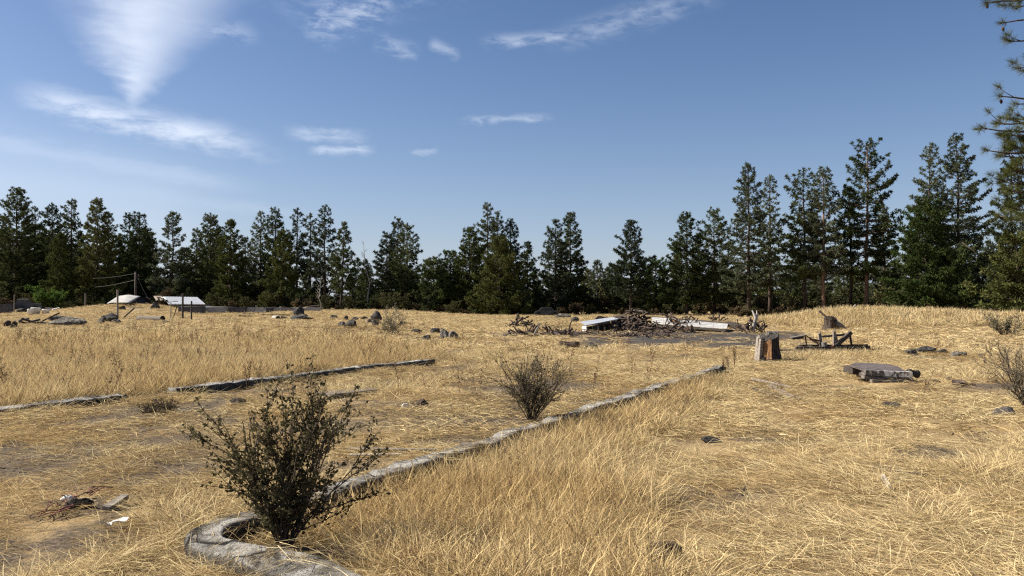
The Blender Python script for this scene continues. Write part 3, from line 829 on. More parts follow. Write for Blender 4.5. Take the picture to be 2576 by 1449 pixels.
# ------------------------------------------------------------------ foundation walls
def rough_strip(path, width, top, bottom, seed, n_w=7, round_=0.025, rough=0.022, lift=None):
    """a concrete wall along a ground path: rounded worn arrises, chipped faces"""
    rs = np.random.RandomState(seed)
    pts = [Vector((*p, 0)) for p in path]; k = len(pts)
    sec = []
    wid = width if hasattr(width, '__len__') else [width] * k
    for z in (bottom, bottom + (top - bottom) * .35, bottom + (top - bottom) * .7, top - round_): sec.append((-1, 0, z))
    sec.append((-1, round_, top))
    for i in range(1, n_w): sec.append((-1 + 2 * i / n_w, 0, top + .006 * math.sin(i)))
    sec.append((1, -round_, top))
    for z in (top - round_, bottom + (top - bottom) * .7, bottom + (top - bottom) * .35, bottom): sec.append((1, 0, z))
    m = len(sec); vs = []
    for i, p in enumerate(pts):
        t = (pts[min(i + 1, k - 1)] - pts[max(i - 1, 0)]).normalized(); nrm = Vector((t.y, -t.x, 0))
        base = float(height(p.x, p.y)) if lift is None else lift[i]
        for (fo, ins, z) in sec:
            o = fo * wid[i] / 2 + ins
            q = p + nrm * o + Vector((0, 0, z))
            w = mnoise.fractal(q * 5.0, 1.0, 2.0, 4) * rough + mnoise.noise(q * 1.6) * rough * 1.2
            vs.append((q.x + nrm.x * w, q.y + nrm.y * w, q.z + base + w * .9))
    fs = [(i * m + j, i * m + j + 1, (i + 1) * m + j + 1, (i + 1) * m + j) for i in range(k - 1) for j in range(m - 1)]
    fs += [tuple(range(m))[::-1], tuple((k - 1) * m + j for j in range(m))]
    return MB().add(vs, fs)
def mat_wall_fn(n, out):
    p = wpos(n); geo = n.n('ShaderNodeNewGeometry')
    a = n.noise(p, 7.0, 7, 0.72); b = n.noise(p, 2.2, 6, 0.7, 0.5); c = n.noise(p, 48, 6, 0.75)
    col = n.mix(n.ss(a, .35, .65), (0.10, 0.090, 0.075), (0.27, 0.25, 0.215))
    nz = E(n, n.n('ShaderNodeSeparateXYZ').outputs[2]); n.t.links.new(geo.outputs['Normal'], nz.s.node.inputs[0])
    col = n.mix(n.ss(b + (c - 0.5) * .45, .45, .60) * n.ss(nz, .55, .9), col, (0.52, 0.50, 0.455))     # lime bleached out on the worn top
    col = n.mix(n.ss(nz, .65, .2) * .75, col, (0.085, 0.077, 0.064))                         # sides darkened: lichen, plus their shade put into the colour
    col = n.mix(n.ss(b + (a - 0.5) * .5, .46, .36), col, (0.062, 0.056, 0.047))          # dark lichen
    col = n.mix(n.ss(c, .56, .64), col, (0.040, 0.036, 0.032))
    vc = n.n('ShaderNodeTexVoronoi', feature='DISTANCE_TO_EDGE'); n.put(vc.inputs['Vector'], n.mapping(p, (1, 1, .6))); vc.inputs['Scale'].default_value = 1.15
    col = n.mix(n.ss(E(n, vc.outputs[0]) + (a - 0.5) * .03, .016, .004), col, (0.030, 0.027, 0.024))     # cracks
    principled(n, out, col, .95, 0, n.m('ADD', a * .8, c), 1.0, .07, .15)
M_wall = material('old_foundation_concrete', mat_wall_fn)
path = WPATH
lift = [float(height(p[0] - .45 * WN[0], p[1] - .45 * WN[1])) * .35 for p in path]
wlist = [.26 + .11 * float(sstep(i, 180, 200)) for i in range(len(path))]
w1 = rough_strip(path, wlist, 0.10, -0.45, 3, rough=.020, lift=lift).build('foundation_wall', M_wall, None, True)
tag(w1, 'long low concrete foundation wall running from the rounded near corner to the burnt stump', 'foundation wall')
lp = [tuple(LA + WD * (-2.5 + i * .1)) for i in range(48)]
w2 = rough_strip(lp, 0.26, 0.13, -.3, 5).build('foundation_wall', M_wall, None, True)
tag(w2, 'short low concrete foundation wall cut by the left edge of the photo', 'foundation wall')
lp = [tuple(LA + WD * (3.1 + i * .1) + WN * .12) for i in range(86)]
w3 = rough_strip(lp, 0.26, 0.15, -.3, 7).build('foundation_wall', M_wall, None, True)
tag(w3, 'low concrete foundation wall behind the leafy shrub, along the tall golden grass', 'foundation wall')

# ------------------------------------------------------------------ shrubs in the field
def field_shrub(px, py, **kw):
    p = P(px, py); return p
p = P(712, 1376)
make_shrub(p + Vector((0, 0, -.04)), 'leafy dark shrub growing inside the rounded corner of the near foundation wall', 77, .93, .45, M_shrubleaf, stems=20, leaf=.031, nleaf=4,
           twig=.008, forks=4, spread=1.1, wander=.15, cat='shrub')
p = P(1338, 1062)
make_shrub(p, 'bare twiggy shrub beside the middle of the long foundation wall', 52, .82, .62, M_shrubleaf, stems=28, leaf=.020, nleaf=3, twig=.007, forks=4, cat='shrub')
p = P(985, 846)
make_shrub(p, 'thin pale grey shrub among the far rocks in mid field', 53, 1.05, 1.1, M_greyleaf, stems=14, leaf=.065, nleaf=2, twig=.014, forks=3, cat='shrub', twigmat=M_grey)
make_shrub(P(400, 1040), 'low dark mat of dead stems in the gap between the two left foundation walls', 58, .15, .9, M_brownleaf, stems=44, leaf=.02, nleaf=1, twig=.008, forks=4, cat='dead brush', spread=1.6, name='dead_brush', wander=.35)
p = P(2590, 1030)
make_shrub(p, 'bare brown shrub leaning in at the right edge', 54, .85, .85, M_greyleaf, stems=30, leaf=.018, nleaf=2, twig=.008, forks=4, cat='shrub')
p = P(2530, 848)
make_shrub(p, 'grey dry brush under the low pine at the right edge', 55, .95, 1.5, M_greyleaf, stems=14, leaf=.09, nleaf=2, twig=.014, cat='shrub')
p = G(122, 92)
make_shrub(p, 'bright green bush by the white tubs at the left', 56, 2.1, 2.0, M_bushgreen, stems=20, leaf=.17, nleaf=7, twig=.03, cat='bush', spread=1.3)
p = G(415, 97)
make_shrub(p, 'brown dry bush between the arched white sheet and the bare rafters', 57, 1.9, 1.2, M_brownleaf, stems=12, leaf=.2, nleaf=5, twig=.03, cat='bush')

# ------------------------------------------------------------------ rocks
def rock_mesh(seed, w, d, h, planes=16, sub=3, rough=.10, pinch=0.0):
    rs = np.random.RandomState(seed)
    import bmesh
    bm = bmesh.new(); bmesh.ops.create_icosphere(bm, subdivisions=sub, radius=1.0)
    nn = rs.normal(size=(planes, 3)); nn /= np.linalg.norm(nn, axis=1, keepdims=True); dd = rs.uniform(.62, .95, planes)
    off = Vector(rs.uniform(-50, 50, 3))
    for v in bm.verts:
        u = np.array(v.co); c = nn @ u
        r = min(1.25, np.min(np.where(c > .05, dd / np.maximum(c, .05), 9)))
        r *= 1 + rough * mnoise.fractal(v.co * 2.6 + off, 1.0, 2.0, 3)
        k = 1 - pinch * (u[2] * r + 1) / 2 if pinch else 1
        v.co = Vector((u[0] * r * w / 2 * k, u[1] * r * d / 2 * k, u[2] * r * h / 2))
    me = bpy.data.meshes.new('rock'); bm.to_mesh(me); bm.free()
    return me
def rock(x0, x1, ytop, ybase, label, seed, mat=None, name='rock', cat='rock', deep=.8, rz=None, group=None, sink=.25, planes=14, rough=.12, pinch=0.0):
    c = P((x0 + x1) / 2, ybase); s = M2(c.y)
    w, h = (x1 - x0) * s, (ybase - ytop) * s
    me = rock_mesh(seed, w, w * deep, h * (1 + sink) * 1.06, planes, rough=rough, pinch=pinch); me.materials.append(mat or M_rock)
    o = link_mesh(name, me); o.location = (c.x, c.y + w * deep * .35, c.z + h * (1 - sink) / 2)
    o.rotation_euler = (0, 0, 0)
    return tag(o, label, cat, group)
g_r = 'basalt rocks scattered over the field'
for i, (x0, x1, yt, yb, lab, mt, dp) in enumerate([
    (729, 769, 770, 797, 'tall pointed dark rock with a flat slab at its foot', M_rock, .7),
    (719, 776, 793, 806, 'flat dark slab at the foot of the tall pointed rock', M_rock, .8),
    (742, 774, 789, 799, 'rounded dark rock at the right shoulder of the tall pointed rock', M_rock, .8),
    (702, 719, 795, 804, 'small dark rock just right of the pale log end', M_rock, .8),
    (653, 674, 798, 804, 'small flat rock left of the pale log end', M_rock, .8),
    (827, 850, 792, 802, 'small brown-black rock right of the tall pointed rock, alone in pale grass', M_rock, .8),
    (865, 900, 803, 826, 'blocky black rock with a squared front in mid field', M_rock, .9),
    (846, 872, 807, 824, 'low pale mound of earth against the blocky black rock', M_rockpale, .9),
    (864, 876, 796, 806, 'small upright rock behind the left side of the blocky black rock', M_rock, .8),
    (884, 901, 797, 807, 'small rock behind the right side of the blocky black rock', M_rock, .8),
    (908, 926, 796, 805, 'small dark rock left of the high slanting boulder', M_rock, .8),
    (925, 968, 787, 810, 'high slanting dark boulder left of the pale grey shrub', M_rock, .7),
    (932, 953, 804, 823, 'dark rock below the high slanting boulder', M_rock, .8),
    (921, 936, 801, 814, 'pale flat-faced rock tucked under the high slanting boulder', M_rockpale, .8),
    (1030, 1058, 826, 840, 'low green-black rock alone right of the pale grey shrub', M_rock, .9),
    (1080, 1108, 823, 839, 'dark rock behind the left of the big lichened boulder', M_rock, .9),
    (1096, 1136, 825, 858, 'big grey lichened boulder, the largest in mid field', M_rockpale, .9),
    (1124, 1153, 838, 859, 'lichened rock against the right side of the big boulder', M_rockpale, .9),
    (1058, 1085, 842, 861, 'dark mossy rock in front of and left of the big boulder', M_rock, .9),
    (1042, 1056, 847, 858, 'small mossy rock left of the dark mossy one', M_rock, .9),
    (4, 24, 805, 826, 'dark rock cut by the left edge of the field', M_rock, .9),
    (22, 41, 811, 828, 'dark rock just in from the left edge, beside the board pile', M_rock, .9),
    (253, 290, 787, 814, 'high craggy dark rock left of the leaning plank', M_rock, .8),
    (242, 262, 800, 816, 'brown rock at the left foot of the high craggy one', M_rockpale, .8),
    (282, 303, 801, 816, 'brown rock at the right foot of the high craggy one', M_rockpale, .8),
    (374, 399, 760, 777, 'grey-green boulder on the mound below the dry bush', M_rockpale, .9),
    (402, 425, 806, 816, 'low rock below the open end of the culvert pipe', M_rock, .9),
    (1388, 1442, 788, 802, 'long low grey rock in tall grass above the left wood heap', M_rockpale, .6),
    (1436, 1455, 797, 811, 'round dark rock right of the long low grey one', M_rock, .9),
    (1463, 1512, 864, 881, 'flat dark rock in the dirt below the fallen shed', M_rock, .8),
    (2310, 2364, 871, 891, 'flat dark rock like a lid in the right field', M_rock, .7),
    (2352, 2386, 880, 893, 'thin dark rock at the right end of the lid-like rock', M_rock, .7),
    (2282, 2316, 880, 895, 'low grassy brown rock left of the lid-like rock', M_rockpale, .8),
    (2398, 2434, 882, 901, 'round grey boulder right of the lid-like rock', M_rockpale, .9),
    (2467, 2482, 889, 900, 'small grey rock near the bare brown shrub', M_rockpale, .9),
    (2232, 2274, 1011, 1031, 'dark earthy rock standing in the right-hand straw', M_rock, .8),
    (2500, 2570, 1028, 1052, 'grey flat rock at the foot of the bare brown shrub', M_rockpale, .6),
    (1570, 1612, 1040, 1060, 'grey rock at the foot of the long foundation wall', M_rockpale, .8),
    (1040, 1076, 1005, 1031, 'reddish brown stone lying between the two foundation walls', M_log, .6),
    (1008, 1026, 1015, 1028, 'small white stone beside the reddish brown one', M_white, .8),
    (575, 612, 1003, 1024, 'dark clod in front of the short wall gap', M_rock, .8),
    (1768, 1818, 1102, 1116, 'black clod of earth in the right foreground straw', M_rock, .8),
    (150, 185, 1250, 1272, 'pale stone holding down the red netting', M_white, .7),
    ]):
    rock(x0, x1, yt, yb, lab, 300 + i, mt, group=g_r, deep=dp, rough=.16, pinch=.62 if i == 0 else .3 if i in (11, 16) else 0)

# ------------------------------------------------------------------ logs, planks, posts
def log(a, b, r, mat, label, cat='log', name='log', group=None, seed=0, n=9, dark_plug=False, endmat=None, bend=.06):
    a, b = Vector(a), Vector(b); rs = np.random.RandomState(seed)
    root = thing(name, label, cat, (a + b) / 2, 0, group)
    a, b = a - root.location, b - root.location; L = (b - a).length
    pts = [a.lerp(b, i / 5) + (Vector(rs.normal(0, bend * L * .3, 3)) if 0 < i < 5 else Vector()) for i in range(6)]
    m = MB(); m.tube(pts, [r * rs.uniform(.88, 1.1) for _ in range(6)], n, not dark_plug); m.build('bark' if not dark_plug else 'shell', mat, root, True)
    e = MB(); d = (b - a).normalized()
    for p_, q_ in ((b, d),) if dark_plug else ((a, -d), (b, d)):
        e.tube([p_ - q_ * (.25 if dark_plug else .02), p_ + q_ * .006], r * .86, n)
    e.build('dark_plug' if dark_plug else 'cut_end', endmat or M_stumpwood, root)  # open pipe end is a near-black plug, coloured as the shade inside
    return root
def plank(a, b, w, t, mat, label, cat='plank', name='plank', up=(0, 0, 1), seed=0, group=None):
    m = MB().bar(a, b, w, t, up, .006, seed); o = m.build(name, mat)
    c = (Vector(a) + Vector(b)) / 2
    o.data.transform(Matrix.Translation(-c)); o.location = c
    return tag(o, label, cat, group)
def post(px, ytop, ybase, dep, w, mat, label, name='fence_post', cat='post', lean=0, group=None):
    a = G(px, dep); b = Q(px + lean, ytop, dep)
    m = MB(); m.tube([Vector((0, 0, -.2)), (b - a) * .5, b - a], [w, w * .95, w * .9], 7)
    o = m.build(name, mat, None, False, a)
    return tag(o, label, cat, group)
gp = 'leftover fence posts'
post(296, 729, 776, 70, .09, M_grey, 'lone grey post in front of the arched white sheet', group=gp)
post(460, 738, 770, 76, .10, M_dark, 'dark post standing against the grey metal roof', group=gp)
post(482, 757, 780, 74, .08, M_dark, 'short dark post in front of the dark concrete blocks', group=gp)
post(430, 758, 774, 76, .05, M_grey, 'thin short grey stake left of the dark concrete blocks', group=gp)
post(36, 741, 765, 84, .05, M_grey, 'thin stake before the dark truck at the left', group=gp)
post(215, 738, 768, 92, .08, M_grey, 'grey post right of the bright green bush', group=gp)
plank(P(436, 800), Q(446, 768, P(436, 800).y), .07, .07, M_dark, 'thin dark stick leaning up out of the grass by the culvert pipe', 'stick', 'stick')
q = P(308, 802); plank(q, Q(338, 775, q.y + .4), .22, .12, M_dark, 'thick dark plank sticking up at a slant right of the craggy rock', 'plank')
# pole and its wires
pg = G(341, 100); root = thing('utility_pole', 'weathered utility pole with two wires before the dark pines', 'utility pole', pg)
hp = Q(341, 684, 100).z - pg.z
MB().tube([(0, 0, -.3), (0, 0, hp)], [.16, .12], 9).build('pole', M_dark, root, True)
for k, (x0, y0, x1, y1) in enumerate(((339, 688, 235, 700), (339, 704, 240, 722), (344, 694, 384, 772))):
    a = Q(x0, y0, 100) - pg; b = Q(x1, y1, 106 if k < 2 else 99) - pg
    MB().tube([a, a.lerp(b, .35) + Vector((0, 0, -.12)), a.lerp(b, .7) + Vector((0, 0, -.12)), b], .012, 4).build('guy_wire' if k == 2 else 'wire', M_steel, root)
# culvert pipe
a, b = P(335, 808), P(409, 809); s = M2(b.y); r = 8 * s
log(Vector((a.x, b.y + 1.2, b.z + r * .7)), Vector((b.x, b.y, b.z + r * .8)), r, M_grey, 'grey culvert pipe with a dark open end lying in the left field', 'pipe', 'culvert_pipe', dark_plug=True, endmat=M_charshade, n=14, bend=.0)
# pale log end left of the pointed rock
a, b = P(699, 806), P(716, 799); s = M2(a.y); r = 6.4 * s
log(Vector((a.x, a.y, a.z + r * .8)), Vector((b.x + .1, a.y + 2.0, a.z + r * .75)), r, M_dead, 'pale short log with a black round end left of the pointed rock', 'log', endmat=M_charshade, n=12, bend=.01)  # near-black end disc stands for the shade in the log's hole
# fibrous log section below the fallen shed
c = P(1432, 876); s = M2(c.y)
log(c + Vector((-24 * s, .25, 8 * s)), c + Vector((24 * s, 0, 7 * s)), 10 * s, M_log, 'short brown log section lying alone below the left wood heap', 'log', seed=4, n=12, bend=.02)
# left heap of boards and the broken slab
rs = np.random.RandomState(31)
gb = 'dark boards of the heap at the left edge'
for i, (x0, y0, x1, y1, lab) in enumerate(((46, 804, 78, 812, 'lowest dark board of the small heap near the left edge'), (54, 797, 92, 809, 'middle dark board of the small heap near the left edge'),
                                          (47, 802, 72, 797, 'pale-topped board propped on the small heap near the left edge'), (74, 806, 100, 800, 'dark board end at the right of the small heap near the left edge'),
                                          (60, 816, 94, 812, 'thick charred board in front of the small heap near the left edge'))):
    dp = P(70, 819).y + .3 * i
    plank(Q(x0, y0 + 4, dp), Q(x1, y1 + 4, dp + .5), .32, .14, M_grey if i == 2 else M_dark, lab, 'board', 'board', seed=i, group=gb)
rock(118, 208, 797, 822, 'wide broken grey slab with a jagged front in the left field', 402, M_rockpale, 'broken_slab', 'slab', deep=.5, rough=.2)
rock(124, 170, 793, 812, 'hump of grey rubble on top of the wide broken slab', 403, M_rockpale, 'rubble_hump', 'rubble', deep=.6, rough=.2)
dp = P(120, 819).y
plank(Q(98, 812, dp), Q(150, 787, dp + .6), .22, .10, M_dark, 'long dark board leaning up to the right over the broken slab', 'board', 'board')
plank(Q(142, 794, dp), Q(208, 803, dp + .3), .16, .07, M_grey, 'thin grey board lying along the top of the broken slab', 'board', 'board')
plank(Q(96, 813, dp - .5), Q(122, 816, dp - .5), .3, .25, M_dark, 'charred beam end left of the broken slab', 'beam', 'beam')
for i, (x0, y0, x1, y1, lab) in enumerate(((596, 787, 640, 789, 'left dark plank lying before the block wall'), (640, 784, 690, 786, 'middle grey plank lying before the block wall'), (660, 790, 730, 792, 'front dark plank lying before the block wall'), (600, 792, 634, 795, 'short grey plank lying in front of the left dark plank'),
                                          (668, 781, 684, 786, 'short tilted board in the planks before the block wall'))):
    dp = P((x0 + x1) / 2, max(y0, y1) + 3).y
    plank(Q(x0, y0 + 2, dp), Q(x1, y1 + 1, dp + .4), .35, .16, M_dark if i % 2 == 0 else M_grey, lab, 'plank', seed=i, group='planks in front of the block wall')
plank(P(652, 791), Q(643, 768, P(652, 791).y), .10, .07, M_dead, 'pale forked stick standing before the block wall', 'stick', 'stick')
# plank and boards between the walls
a, b = P(872, 1138), P(1096, 1144)
plank(a + Vector((0, 0, .03)), b + Vector((0, 0, .04)), .055, .03, M_grey, 'long thin grey plank lying in straw right of the leafy shrub', 'plank')
plank(P(880, 1152) + Vector((0, 0, .02)), P(1010, 1150) + Vector((0, 0, .02)), .035, .02, M_dead, 'thin pale stick in front of the long thin grey plank', 'stick', 'stick')
a, b = P(812, 1002), P(938, 990)
plank(a + Vector((0, 0, .06)), b + Vector((0, 0, .06)), .42, .05, M_grey, 'broad grey board lying flat behind the leafy shrub', 'board', 'board')
plank(P(268, 1290) + Vector((0, 0, .03)), P(314, 1268) + Vector((0, 0, .05)), .06, .035, M_grey, 'short dark grey board right of the red netting', 'board', 'board')
plank(P(2218, 1212) + Vector((0, 0, .05)), P(2240, 1242) + Vector((0, 0, .03)), .035, .02, M_dead, 'short pale stick on the right foreground straw', 'stick', 'stick')
plank(P(2195, 1185) + Vector((0, 0, .03)), P(2330, 1205) + Vector((0, 0, .03)), .10, .025, M_dark, 'flat dark board half buried in the right foreground straw', 'board', 'board')
plank(P(1690, 1018) + Vector((0, 0, .02)), P(1830, 1036) + Vector((0, 0, .02)), .035, .02, M_dead, 'long pale stick right of the far end of the foundation wall', 'stick', 'stick')
for i, (x0, y0, x1, y1, lab) in enumerate(((1888, 962, 1990, 978, 'forked pale branch in the dirt patch left of the flat log stack'), (1936, 975, 2006, 1010, 'grey plank in the dirt patch left of the flat log stack'), (1890, 984, 1964, 1000, 'dark plank in the dirt patch left of the flat log stack'))):
    plank(P(x0, y0) + Vector((0, 0, .08 if i == 0 else .05)), P(x1, y1) + Vector((0, 0, .03)), .05 if i == 0 else .12, .03, (M_grey, M_grey, M_dark)[i], lab, 'branch' if i == 0 else 'plank', 'branch' if i == 0 else 'plank', seed=i)

# ------------------------------------------------------------------ burnt stump by the wall's far end
def stump(px, ybase, ytop, w, label, seed, slanted=True):
    c = P(px, ybase); s = M2(c.y); h, r = (ybase - ytop) * s, w * s / 2
    root = thing('tree_stump', label, 'stump', c)
    rs = np.random.RandomState(seed); n, k = 26, 10; vs, fs = [], []
    for i in range(k + 1):
        u = i / k
        for j in range(n):
            a = 6.283 * j / n
            fl = 1 + .55 * (1 - u) ** 3 * (1 + .5 * math.sin(a * 5 + seed))
            rr = r * fl * (1 + .07 * math.sin(a * 7 + 1) + .06 * mnoise.noise(Vector((math.cos(a) * 1.5, math.sin(a) * 1.5, u * 2))))
            top = h * (1 + (.17 * math.cos(a - .35) if slanted else .12 * math.sin(a * 2)) + .13 * mnoise.noise(Vector((a * 2.6, 0, seed))))
            vs.append((math.cos(a) * rr, math.sin(a) * rr, -.12 + (top + .12) * u))
    fs = [(i * n + j, i * n + (j + 1) % n, (i + 1) * n + (j + 1) % n, (i + 1) * n + j) for i in range(k) for j in range(n)]
    return root, vs, fs, n, k, h, r
root, vs, fs, n, k, h, r = stump(1936, 912, 850, 46, 'burnt split stump with an orange face at the far end of the foundation wall', 2)
# the bark is gone on the side towards the left front: bare orange wood there
me_s = MB().add(vs, fs + [tuple(k * n + j for j in range(n))]).mesh('trunk', [M_char, M_stumpwood, M_charshade])
for pl in me_s.polygons:
    c = pl.center; a = math.degrees(math.atan2(c.y, c.x)) % 360
    if 190 < a < 268 and c.z > .12 * h: pl.material_index = 1
    if 200 < a < 236 and c.z < h * (.36 - .0006 * (a - 216) ** 2): pl.material_index = 2  # black faces paint the darkness of a hole at the foot
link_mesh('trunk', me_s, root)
m = MB()
for i, (a, w_, hh, rr) in enumerate(((176, .20, 1.02, 1.12), (196, .17, .95, 1.16), (157, .17, 1.1, 1.1))):
    a = R(a); p_ = Vector((math.cos(a), math.sin(a), 0)) * r * rr
    m.bar(p_ * 1.25 + Vector((0, 0, -.05)), p_ + Vector((0, 0, h * hh)), w_, .07, (math.cos(a), math.sin(a), 0), .02, i)
m.build('bark_slab', M_grey, root)
# corrugated sheet behind the stump
c = P(1940, 900); s = M2(c.y); dpt = c.y + .45
sh = MB(); NC = 30; q0, q1, q2, q3 = Q(1925, 851, dpt), Q(1950, 853, dpt), Q(1956, 834, dpt + .45), Q(1930, 832, dpt + .45)
for sgn in (0, 1):
    for i in range(NC + 1):
        u = i / NC; w_ = .007 * math.sin(u * 6.283 * 8)
        for j, (pa, pb) in enumerate(((q0, q1), (q3, q2))):
            p_ = pa.lerp(pb, u); sh.v.append(np.array([[p_.x, p_.y - w_ - .004 * sgn, p_.z + w_ - .004 * sgn]])); sh.n += 1
b0 = (NC + 1) * 2
sh.f = [(2 * i, 2 * i + 2, 2 * i + 3, 2 * i + 1) for i in range(NC)] + [(b0 + 2 * i, b0 + 2 * i + 1, b0 + 2 * i + 3, b0 + 2 * i + 2) for i in range(NC)]
tag(sh.build('corrugated_sheet', M_steel), 'small grey corrugated metal sheet leaning behind the burnt stump', 'metal sheet')
lpost = G(1934, dpt + .3); tag(MB().tube([lpost, lpost + Vector((0, 0, .75))], [.12, .10], 7).build('wooden_block', M_grey), 'grey wooden block propping the corrugated sheet', 'wood block')
# far stump with a stick across it
root2, vs, fs, n, k, h2, r2 = stump(2089, 831, 800, 30, 'old grey stump with a spreading root in front of the right-hand tall grass', 6, False)
MB().add(vs, fs + [tuple(k * n + j for j in range(n))]).build('trunk', M_log, root2)
m = MB(); m.tube([Vector((r2 * .6, -.1, h2 * .6)), Vector((r2 * 1.7, -.2, h2 * .22)), Vector((r2 * 2.7, -.2, -.05))], [.22, .15, .05], 7); m.build('root', M_grey, root2, True)
c = Vector(root2.location); plank(c + Vector((-.1, -.3, h2 * .8)), Q(2061, 783, c.y), .12, .10, M_dark, 'short dark stick leaning on top of the old grey stump', 'stick', 'stick')

# ------------------------------------------------------------------ rusty implement frame on a timber platform
dep = P(2090, 890).y; s = M2(dep)
def q_(px, py, dd=0.0): return Q(px, py, dep + dd)
gl = G(2090, dep); root = thing('old_implement', 'weathered implement frame of posts and rails on a low timber platform', 'implement', gl)
def pb(name, a, b, w, mat, h=None, seed=0):
    MB().bar(a - gl, b - gl, w, h, (0, 0, 1) if abs((b - a).normalized().z) < .9 else (0, 1, 0), .008, seed).build(name, mat, root)
pb('platform_beam', q_(2002, 878), q_(2188, 876), .12, M_dark, .15)
pb('platform_beam', q_(2000, 884, -.25), q_(2178, 884, -.25), .10, M_dark, .09, 1)
pb('platform_beam', q_(2010, 872, .9), q_(2182, 871, .9), .12, M_dark, .14, 2)
for i, px in enumerate((2008, 2034, 2062, 2094, 2124, 2152, 2176)):
    pb('cross_plank', q_(px, 884, -.3), q_(px + 3, 871, .95), .14, M_grey if i % 2 else M_dark, .06, i)
pb('long_pole', q_(1962, 881, .3), q_(2216, 878.5, .3), .045, M_dark)
pb('post', q_(2026, 843, .2), q_(2031, 886, .2), .035, M_rust)
pb('post', q_(2062, 838, .5), q_(2066, 877, .5), .085, M_grey)
pb('post', q_(2099, 834, .1), q_(2099, 872, .1), .075, M_grey)
pb('post', q_(2101, 840, .1), q_(2109, 870, .1), .06, M_grey)
pb('post', q_(2138, 838, .2), q_(2143, 873, .2), .05, M_dark)
pb('diagonal_beam', q_(2098, 874, .05), q_(2141, 836, .15), .115, M_dark, .12)
pb('top_rail', q_(2066, 847, .4), q_(2140, 841, .2), .065, M_dark, .07)
pb('steel_bar', q_(2028, 845, .2), q_(2078, 873, .2), .035, M_rust)
pb('steel_bar', q_(2036, 852, .1), q_(2072, 874, .1), .03, M_rust, .03, 1)
pb('steel_bar', q_(2044, 853, .3), q_(2062, 858, .4), .05, M_rust)
pb('arm_board', q_(1990, 850, .2), q_(2027, 844, .2), .20, M_grey, .045)
pb('arm_board', q_(1992, 852, .1), q_(2020, 849, .2), .10, M_dark, .05, 1)
for x_, y_ in ((2062, 836), (2099, 832)):
    MB().tube([q_(x_, y_ + 3, .1) - gl, q_(x_, y_ - 2, .1) - gl], [.04, .006], 6).build('post_tip', M_grey, root)
MB().bar(q_(2086, 876, 0) - gl, q_(2098, 874, 0) - gl, .14, .12).build('hub', M_rust, root)
bc = q_(2074, 874, .05); m = MB(); m.tube([bc, bc + Vector((-.01, 0, .17))], [.075, .09], 12); bo = m.build('bucket', M_steel); tag(bo, 'small grey bucket standing on the timber platform', 'bucket')

# ------------------------------------------------------------------ flat stack of tarred board, painted timber and planks
dep = P(2205, 958).y; s = M2(dep)
def q2(px, py, dd=0.0): return Q(px, py, dep + dd) - Vector((0, 0, .045))
m = MB().slab([q2(2137, 913, 0), q2(2176, 926, -.35), q2(2283, 931, -.3), q2(2262, 918, .15), q2(2232, 910, .5), q2(2152, 907, .5)], .03)
tag(m.build('tar_board', M_purple), 'dark purple-brown board lying on top of the stack in the right field', 'board')
def mat_painted_fn(n, out):
    p = wpos(n); a = n.noise(p, 9, 5, .7, .4); b = n.noise(p, 40, 4, .6)
    gx = E(n, n.n('ShaderNodeSeparateXYZ').outputs[0]); sx = gx.s.node; n.t.links.new(p, sx.inputs[0])
    col = n.mix(n.ss(b, .4, .6), (0.06, 0.052, 0.045), (0.16, 0.14, 0.12))
    col = n.mix(n.ss(a + n.ss(gx, 7.2, 8.1) * .22, .63, .72), col, (0.78, 0.75, 0.68))
    principled(n, out, col, .85, 0, b, .3)
M_painted = material('flaking_white_paint', mat_painted_fn)
pl_ = plank(q2(2172, 931, -.30), q2(2289, 937, -.24), .20, .115, M_painted, 'timber with flaking white paint under the tarred board', 'timber', 'timber', (0, 0, 1))
lg = log(q2(2284, 932, -.12), q2(2322, 936, -.06) - Vector((.12, 0, 0)), .085, M_dark, 'dark log end at the right of the painted timber', 'log', endmat=M_dark, n=12, bend=0)
for i, (x, y, lab) in enumerate(((2142, 922, 'dark timber block under the left tip of the tarred board'), (2158, 926, 'second dark timber block under the tarred board, nearer the painted timber'))):
    c = q2(x, y, .06); plank(Vector((c.x, c.y + .25, c.z - .02)), Vector((c.x + .05, c.y - .12 - .12 * i, c.z - .03)), .16, .14, M_dark, lab, 'timber', 'timber', seed=i)
for i, (x0, y0, x1, y1, dd, mt, lab) in enumerate(((2170, 943, 2292, 949, -.3, M_grey, 'grey plank directly under the painted timber'), (2190, 953, 2300, 958, -.42, M_grey, 'lower grey plank of the stack in the right field'),
                                                  (2240, 958, 2312, 968, -.5, M_dark, 'lowest dark timber with a black end at the foot of the stack'), (2160, 934, 2178, 947, -.05, M_grey, 'upright grey board end at the left of the stack'))):
    plank(q2(x0, y0, dd), q2(x1, y1, dd + .05), .16, .07, mt, lab, 'plank', seed=i, group='planks of the stack in the right field')
for i, (x, y, w_) in enumerate(((2349, 963, 20), (2382, 960, 24), (2412, 958, 22), (2398, 972, 40), (2330, 975, 18), (2440, 972, 16))):
    rock(x, x + w_, y - w_ * .42, y, ('small brown clod nearest the stack', 'brown clod second from the stack', 'brown clod third from the stack', 'long flat dark clod in front of the others right of the stack', 'dark clod at the right foot of the stack', 'thin chip of bark farthest right of the stack')[i], 500 + i, M_log, 'clod', 'clod', group='clods right of the stack')

